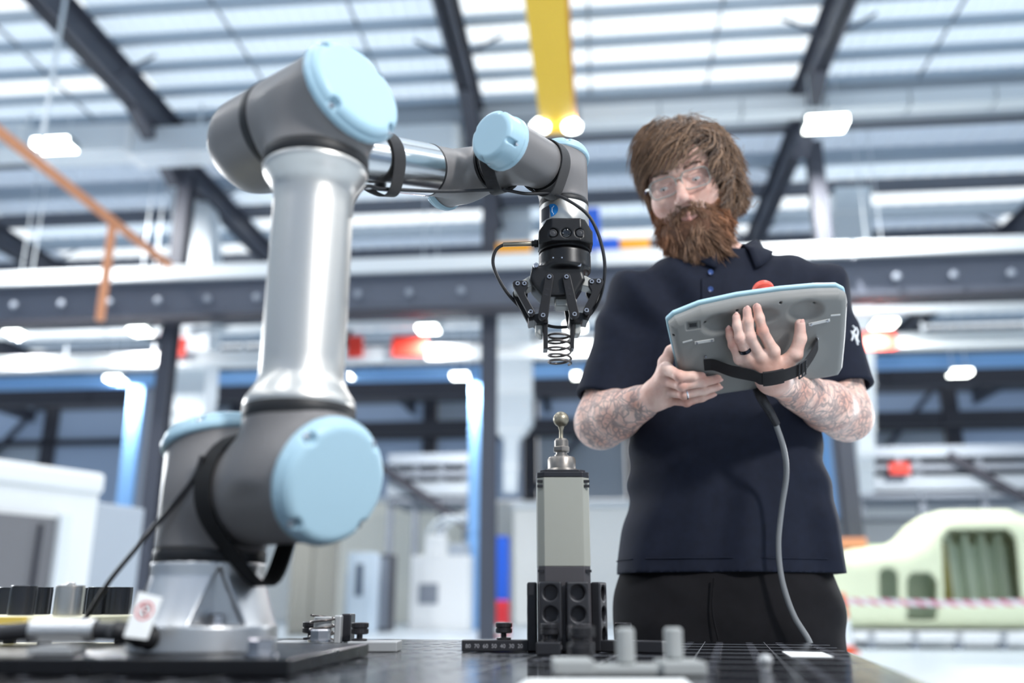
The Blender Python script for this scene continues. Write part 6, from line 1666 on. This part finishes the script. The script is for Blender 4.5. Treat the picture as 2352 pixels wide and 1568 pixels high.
finger_ring('thin silver ring on the hand gripping the tablet edge', RP['ring'][1], RP['ring'][2], 0.12, 0.0094, 'ring_silver', 0.003)
# ------------------------------------------------------------------ teach tablet
mat('tablet_grey', (128, 128, 126), 0.5, bump=0.1, bscale=1500); mat('tablet_rim', (176, 212, 226), 0.4); mat('stop_red', (222, 84, 66), 0.45); mat('tablet_dark', (40, 40, 44), 0.5)
mat('webbing', (34, 32, 34), 0.8, bump=0.6, bscale=1400, stretch=(1, 1, 1)); mat('usb_metal', (190, 190, 190), 0.3, 0.9); mat('clip_pale', (206, 206, 204), 0.45)
tab = thing('teach_tablet', tuple(T0), 'grey robot teach tablet with pale blue rim and hand strap', 'tablet')
oc = [(1540, 772), (1536, 752), (1552, 738), (1612, 714), (1700, 695), (1800, 681), (1880, 674), (1932, 673), (1950, 682), (1953, 700), (1948, 780), (1941, 850), (1930, 868), (1902, 874), (1830, 884), (1740, 900), (1640, 915), (1590, 920), (1574, 910), (1562, 870)]
oc = [tl(x, y) for x, y in oc][::-1]
def f_tab(P):
    L = P; p2 = poly_sd(L[:, :2], oc); z = L[:, 2]
    body = smax(p2 + 0.0015 + np.clip(z + 0.012, 0, 1) * 0.35, np.abs(z + 0.014) - 0.014, 0.010) - 0.0
    # thicker middle, scooped grips
    hump = smax(sd_ell(L, (*tl(1745, 830), -0.006), (0.105, 0.055, 0.014)), p2 + 0.012, 0.01); body = smin(body, hump, 0.012)
    for (x, y), r in ((tl(1850, 716), (0.032, 0.024, 0.019)), (tl(1655, 745), (0.034, 0.022, 0.017)), (tl(1745, 728), (0.034, 0.018, 0.015))):
        body = smax(body, -sd_ell(L, (x, y, 0.006), r), 0.006)
    body = smax(body, -sd_box(L, (*tl(1592, 748), 0.004), (0.013, 0.0085, 0.0065), 0.002), 0.0015)
    for x, y in ((1549, 772), (1620, 742), (1693, 713), (1793, 696), (1873, 700), (1947, 705)):
        c = tl(x, y); body = np.maximum(body, -np.maximum(np.sqrt((L[:, 0] - c[0]) ** 2 + (L[:, 1] - c[1]) ** 2) - 0.0026, -z - 0.012))
    return body
oa = np.array(oc); vv, qq = net(f_tab, (oa[:, 0].min() - 0.01, oa[:, 1].min() - 0.01, -0.035), (oa[:, 0].max() + 0.01, oa[:, 1].max() + 0.01, 0.02), 0.0015)
def tw(v): v = np.asarray(v, float).reshape(-1, 3); return T0 + v[:, :1] * t_x + v[:, 1:2] * t_y + v[:, 2:] * t_n
obj('back_shell', (tw(vv), qq), 'tablet_grey', tab, smooth=180)
def grow(poly, g):
    c = np.mean(poly, 0); out = []
    n = len(poly)
    for i in range(n):
        a, b, d = V3(poly[i - 1]), V3(poly[i]), V3(poly[(i + 1) % n]); t = (d - a) / np.linalg.norm(d - a); nn_ = np.array([t[1], -t[0]]); out.append(tuple(b + nn_ * g))
    return out
def tprism(name, poly, z0, z1, m, parent, bev=0.0):
    n = len(poly); v = [(x, y, z0) for x, y in poly] + [(x, y, z1) for x, y in poly]
    f = [tuple(reversed(range(n))), tuple(range(n, 2 * n))] + [(i, (i + 1) % n, n + (i + 1) % n, n + i) for i in range(n)]
    return obj(name, (tw(v), f), m, parent, bev=bev)
ccw = oc if sum(oc[i][0] * oc[(i + 1) % len(oc)][1] - oc[(i + 1) % len(oc)][0] * oc[i][1] for i in range(len(oc))) > 0 else oc[::-1]
tprism('front_bezel', grow(ccw, 0.0015), -0.037, -0.0285, 'tablet_rim', tab, 0.003)
tprism('screen', grow(ccw, -0.022), -0.0385, -0.0372, 'tablet_dark', tab)
c = tl(1768, 690)
bb = obj('stop_button', lathe([(0.012, 0), (0.0135, 0.002), (0.0135, 0.008), (0.019, 0.011), (0.020, 0.014), (0.020, 0.021), (0.0185, 0.0245), (0, 0.0265)], 32, tw([(c[0] + 0.001, c[1] - 0.013, -0.037)])[0], -t_n), 'stop_red', tab, smooth=40)
c = tl(1592, 748); w_, h_ = 0.0065, 0.0038
obj('usb_socket', (tw([(c[0] + a, c[1] + b, z) for z in (-0.0052, -0.001) for a, b in rrect(2 * w_ + 0.003, 2 * h_ + 0.003, 0.001, 2)]), [tuple(reversed(range(12)))[::-1]] + [(i, (i + 1) % 12, 12 + (i + 1) % 12, 12 + i) for i in range(12)]), 'usb_metal', tab)
obj('usb_slot', (tw(box(c[0] - w_, c[0] + w_, c[1] - h_, c[1] + h_, -0.006, -0.0018)[0]), list(BOXF)), 'tablet_dark', tab)
for x0, y0, x1, y1 in ((1595, 787, 1640, 780), (1857, 745, 1906, 734)):
    a, b = tl(x0, y0), tl(x1, y1); cpl = obj('clip_plate', (tw(bar((*a, 0.0005), (*b, 0.0005), 0.006, 0.0016, up=(0, 0, 1))[0]), list(BOXF)), 'clip_pale', tab, bev=0.0006)
    for t in (0.12, 0.88):
        p = tw([(a[0] + (b[0] - a[0]) * t, a[1] + (b[1] - a[1]) * t, 0.0022)])[0]; screw(p, t_n, 0.0022, cpl)
for x0, y0, x1, y1 in ((1908, 724, 1930, 722), (1568, 786, 1590, 780)):
    a, b = tl(x0, y0), tl(x1, y1); obj('grip_bar', (tw(bar((*a, 0.0), (*b, 0.0), 0.0028, 0.002)[0]), list(BOXF)), 'clip_pale', tab)
# hand strap: anchored left and right, running over the wrist
st = [tp(1617, 838, 0.002), tp(1640, 838, 0.006), tp(1680, 852, 0.030), tp(1730, 862, 0.066), tp(1752, 870, 0.078), tp(1800, 862, 0.078), tp(1840, 846, 0.062), tp(1862, 820, 0.036), tp(1876, 795, 0.010), tp(1878, 784, 0.001)]
sp_pts = spline(st, 6)
ups = []
for i, p in enumerate(sp_pts):
    T = sp_pts[min(i + 1, len(sp_pts) - 1)] - sp_pts[max(i - 1, 0)]; u_ = np.cross(T, t_y); u_ /= np.linalg.norm(u_)
    ups.append(u_ if u_ @ t_n > 0 else -u_)
sec = [(0.0009, -0.0125), (0.0009, 0.0125), (-0.0009, 0.0125), (-0.0009, -0.0125)]
stp = obj('hand_strap', tube(sp_pts, 1.0, section=sec, ups=ups), 'webbing', tab, smooth=40)
obj('strap_sleeve', tube(sp_pts[24:31], 1.0, section=[(0.0025, -0.0145), (0.0025, 0.0145), (-0.0015, 0.0145), (-0.0015, -0.0145)], ups=ups[24:31]), 'webbing', stp, smooth=40)
bc = sp_pts[36]; bd = sp_pts[38] - sp_pts[34]; bd /= np.linalg.norm(bd); bu = np.cross(bd, ups[36]); bu /= np.linalg.norm(bu)
rect = [bc + ups[36] * 0.003 + bd * a + bu * b for a, b in ((-0.009, -0.016), (0.009, -0.016), (0.009, 0.016), (-0.009, 0.016))]
obj('buckle', join([bar(rect[i], rect[(i + 1) % 4], 0.0028, 0.0028) for i in range(4)] + [bar((rect[0] + rect[1]) / 2, (rect[2] + rect[3]) / 2, 0.0024, 0.0024)]), 'tablet_dark', stp, bev=0.0006)
for px, py in ((1621, 819), (1624, 857), (1877, 777)): screw(tp(px, py, 0.0025), t_n, 0.0026, stp)
# cable out of the tablet foot
kp = spline([tp(1742, 893, -0.012), V3(at(1750, 915, 1.632)), V3(at(1768, 945, 1.640)), V3(at(1784, 975, 1.650))], 6)
kc = thing('tablet_cable', tuple(kp[0]), 'grey cable hanging from the tablet down past the shirt', 'cable')
obj('strain_relief', tube(kp, np.linspace(0.0105, 0.0068, len(kp)), 14), 'tablet_dark', kc, smooth=60)
kc2 = spline([V3(at(1780, 968, 1.648)), V3(at(1800, 1030, 1.665)), V3(at(1806, 1090, 1.69)), V3(at(1795, 1170, 1.715)), V3(at(1788, 1250, 1.725)), V3(at(1796, 1330, 1.728)), V3(at(1822, 1410, 1.728)), V3(at(1862, 1480, 1.73)), V3(at(1880, 1560, 1.73)), V3(at(1885, 1800, 1.74)), V3((0.62, 1.75, 0.02)), V3((0.80, 1.80, 0.006))], 8)
obj('sheath', tube(kc2, 0.0052, 12), 'cable_grey', kc, smooth=60)
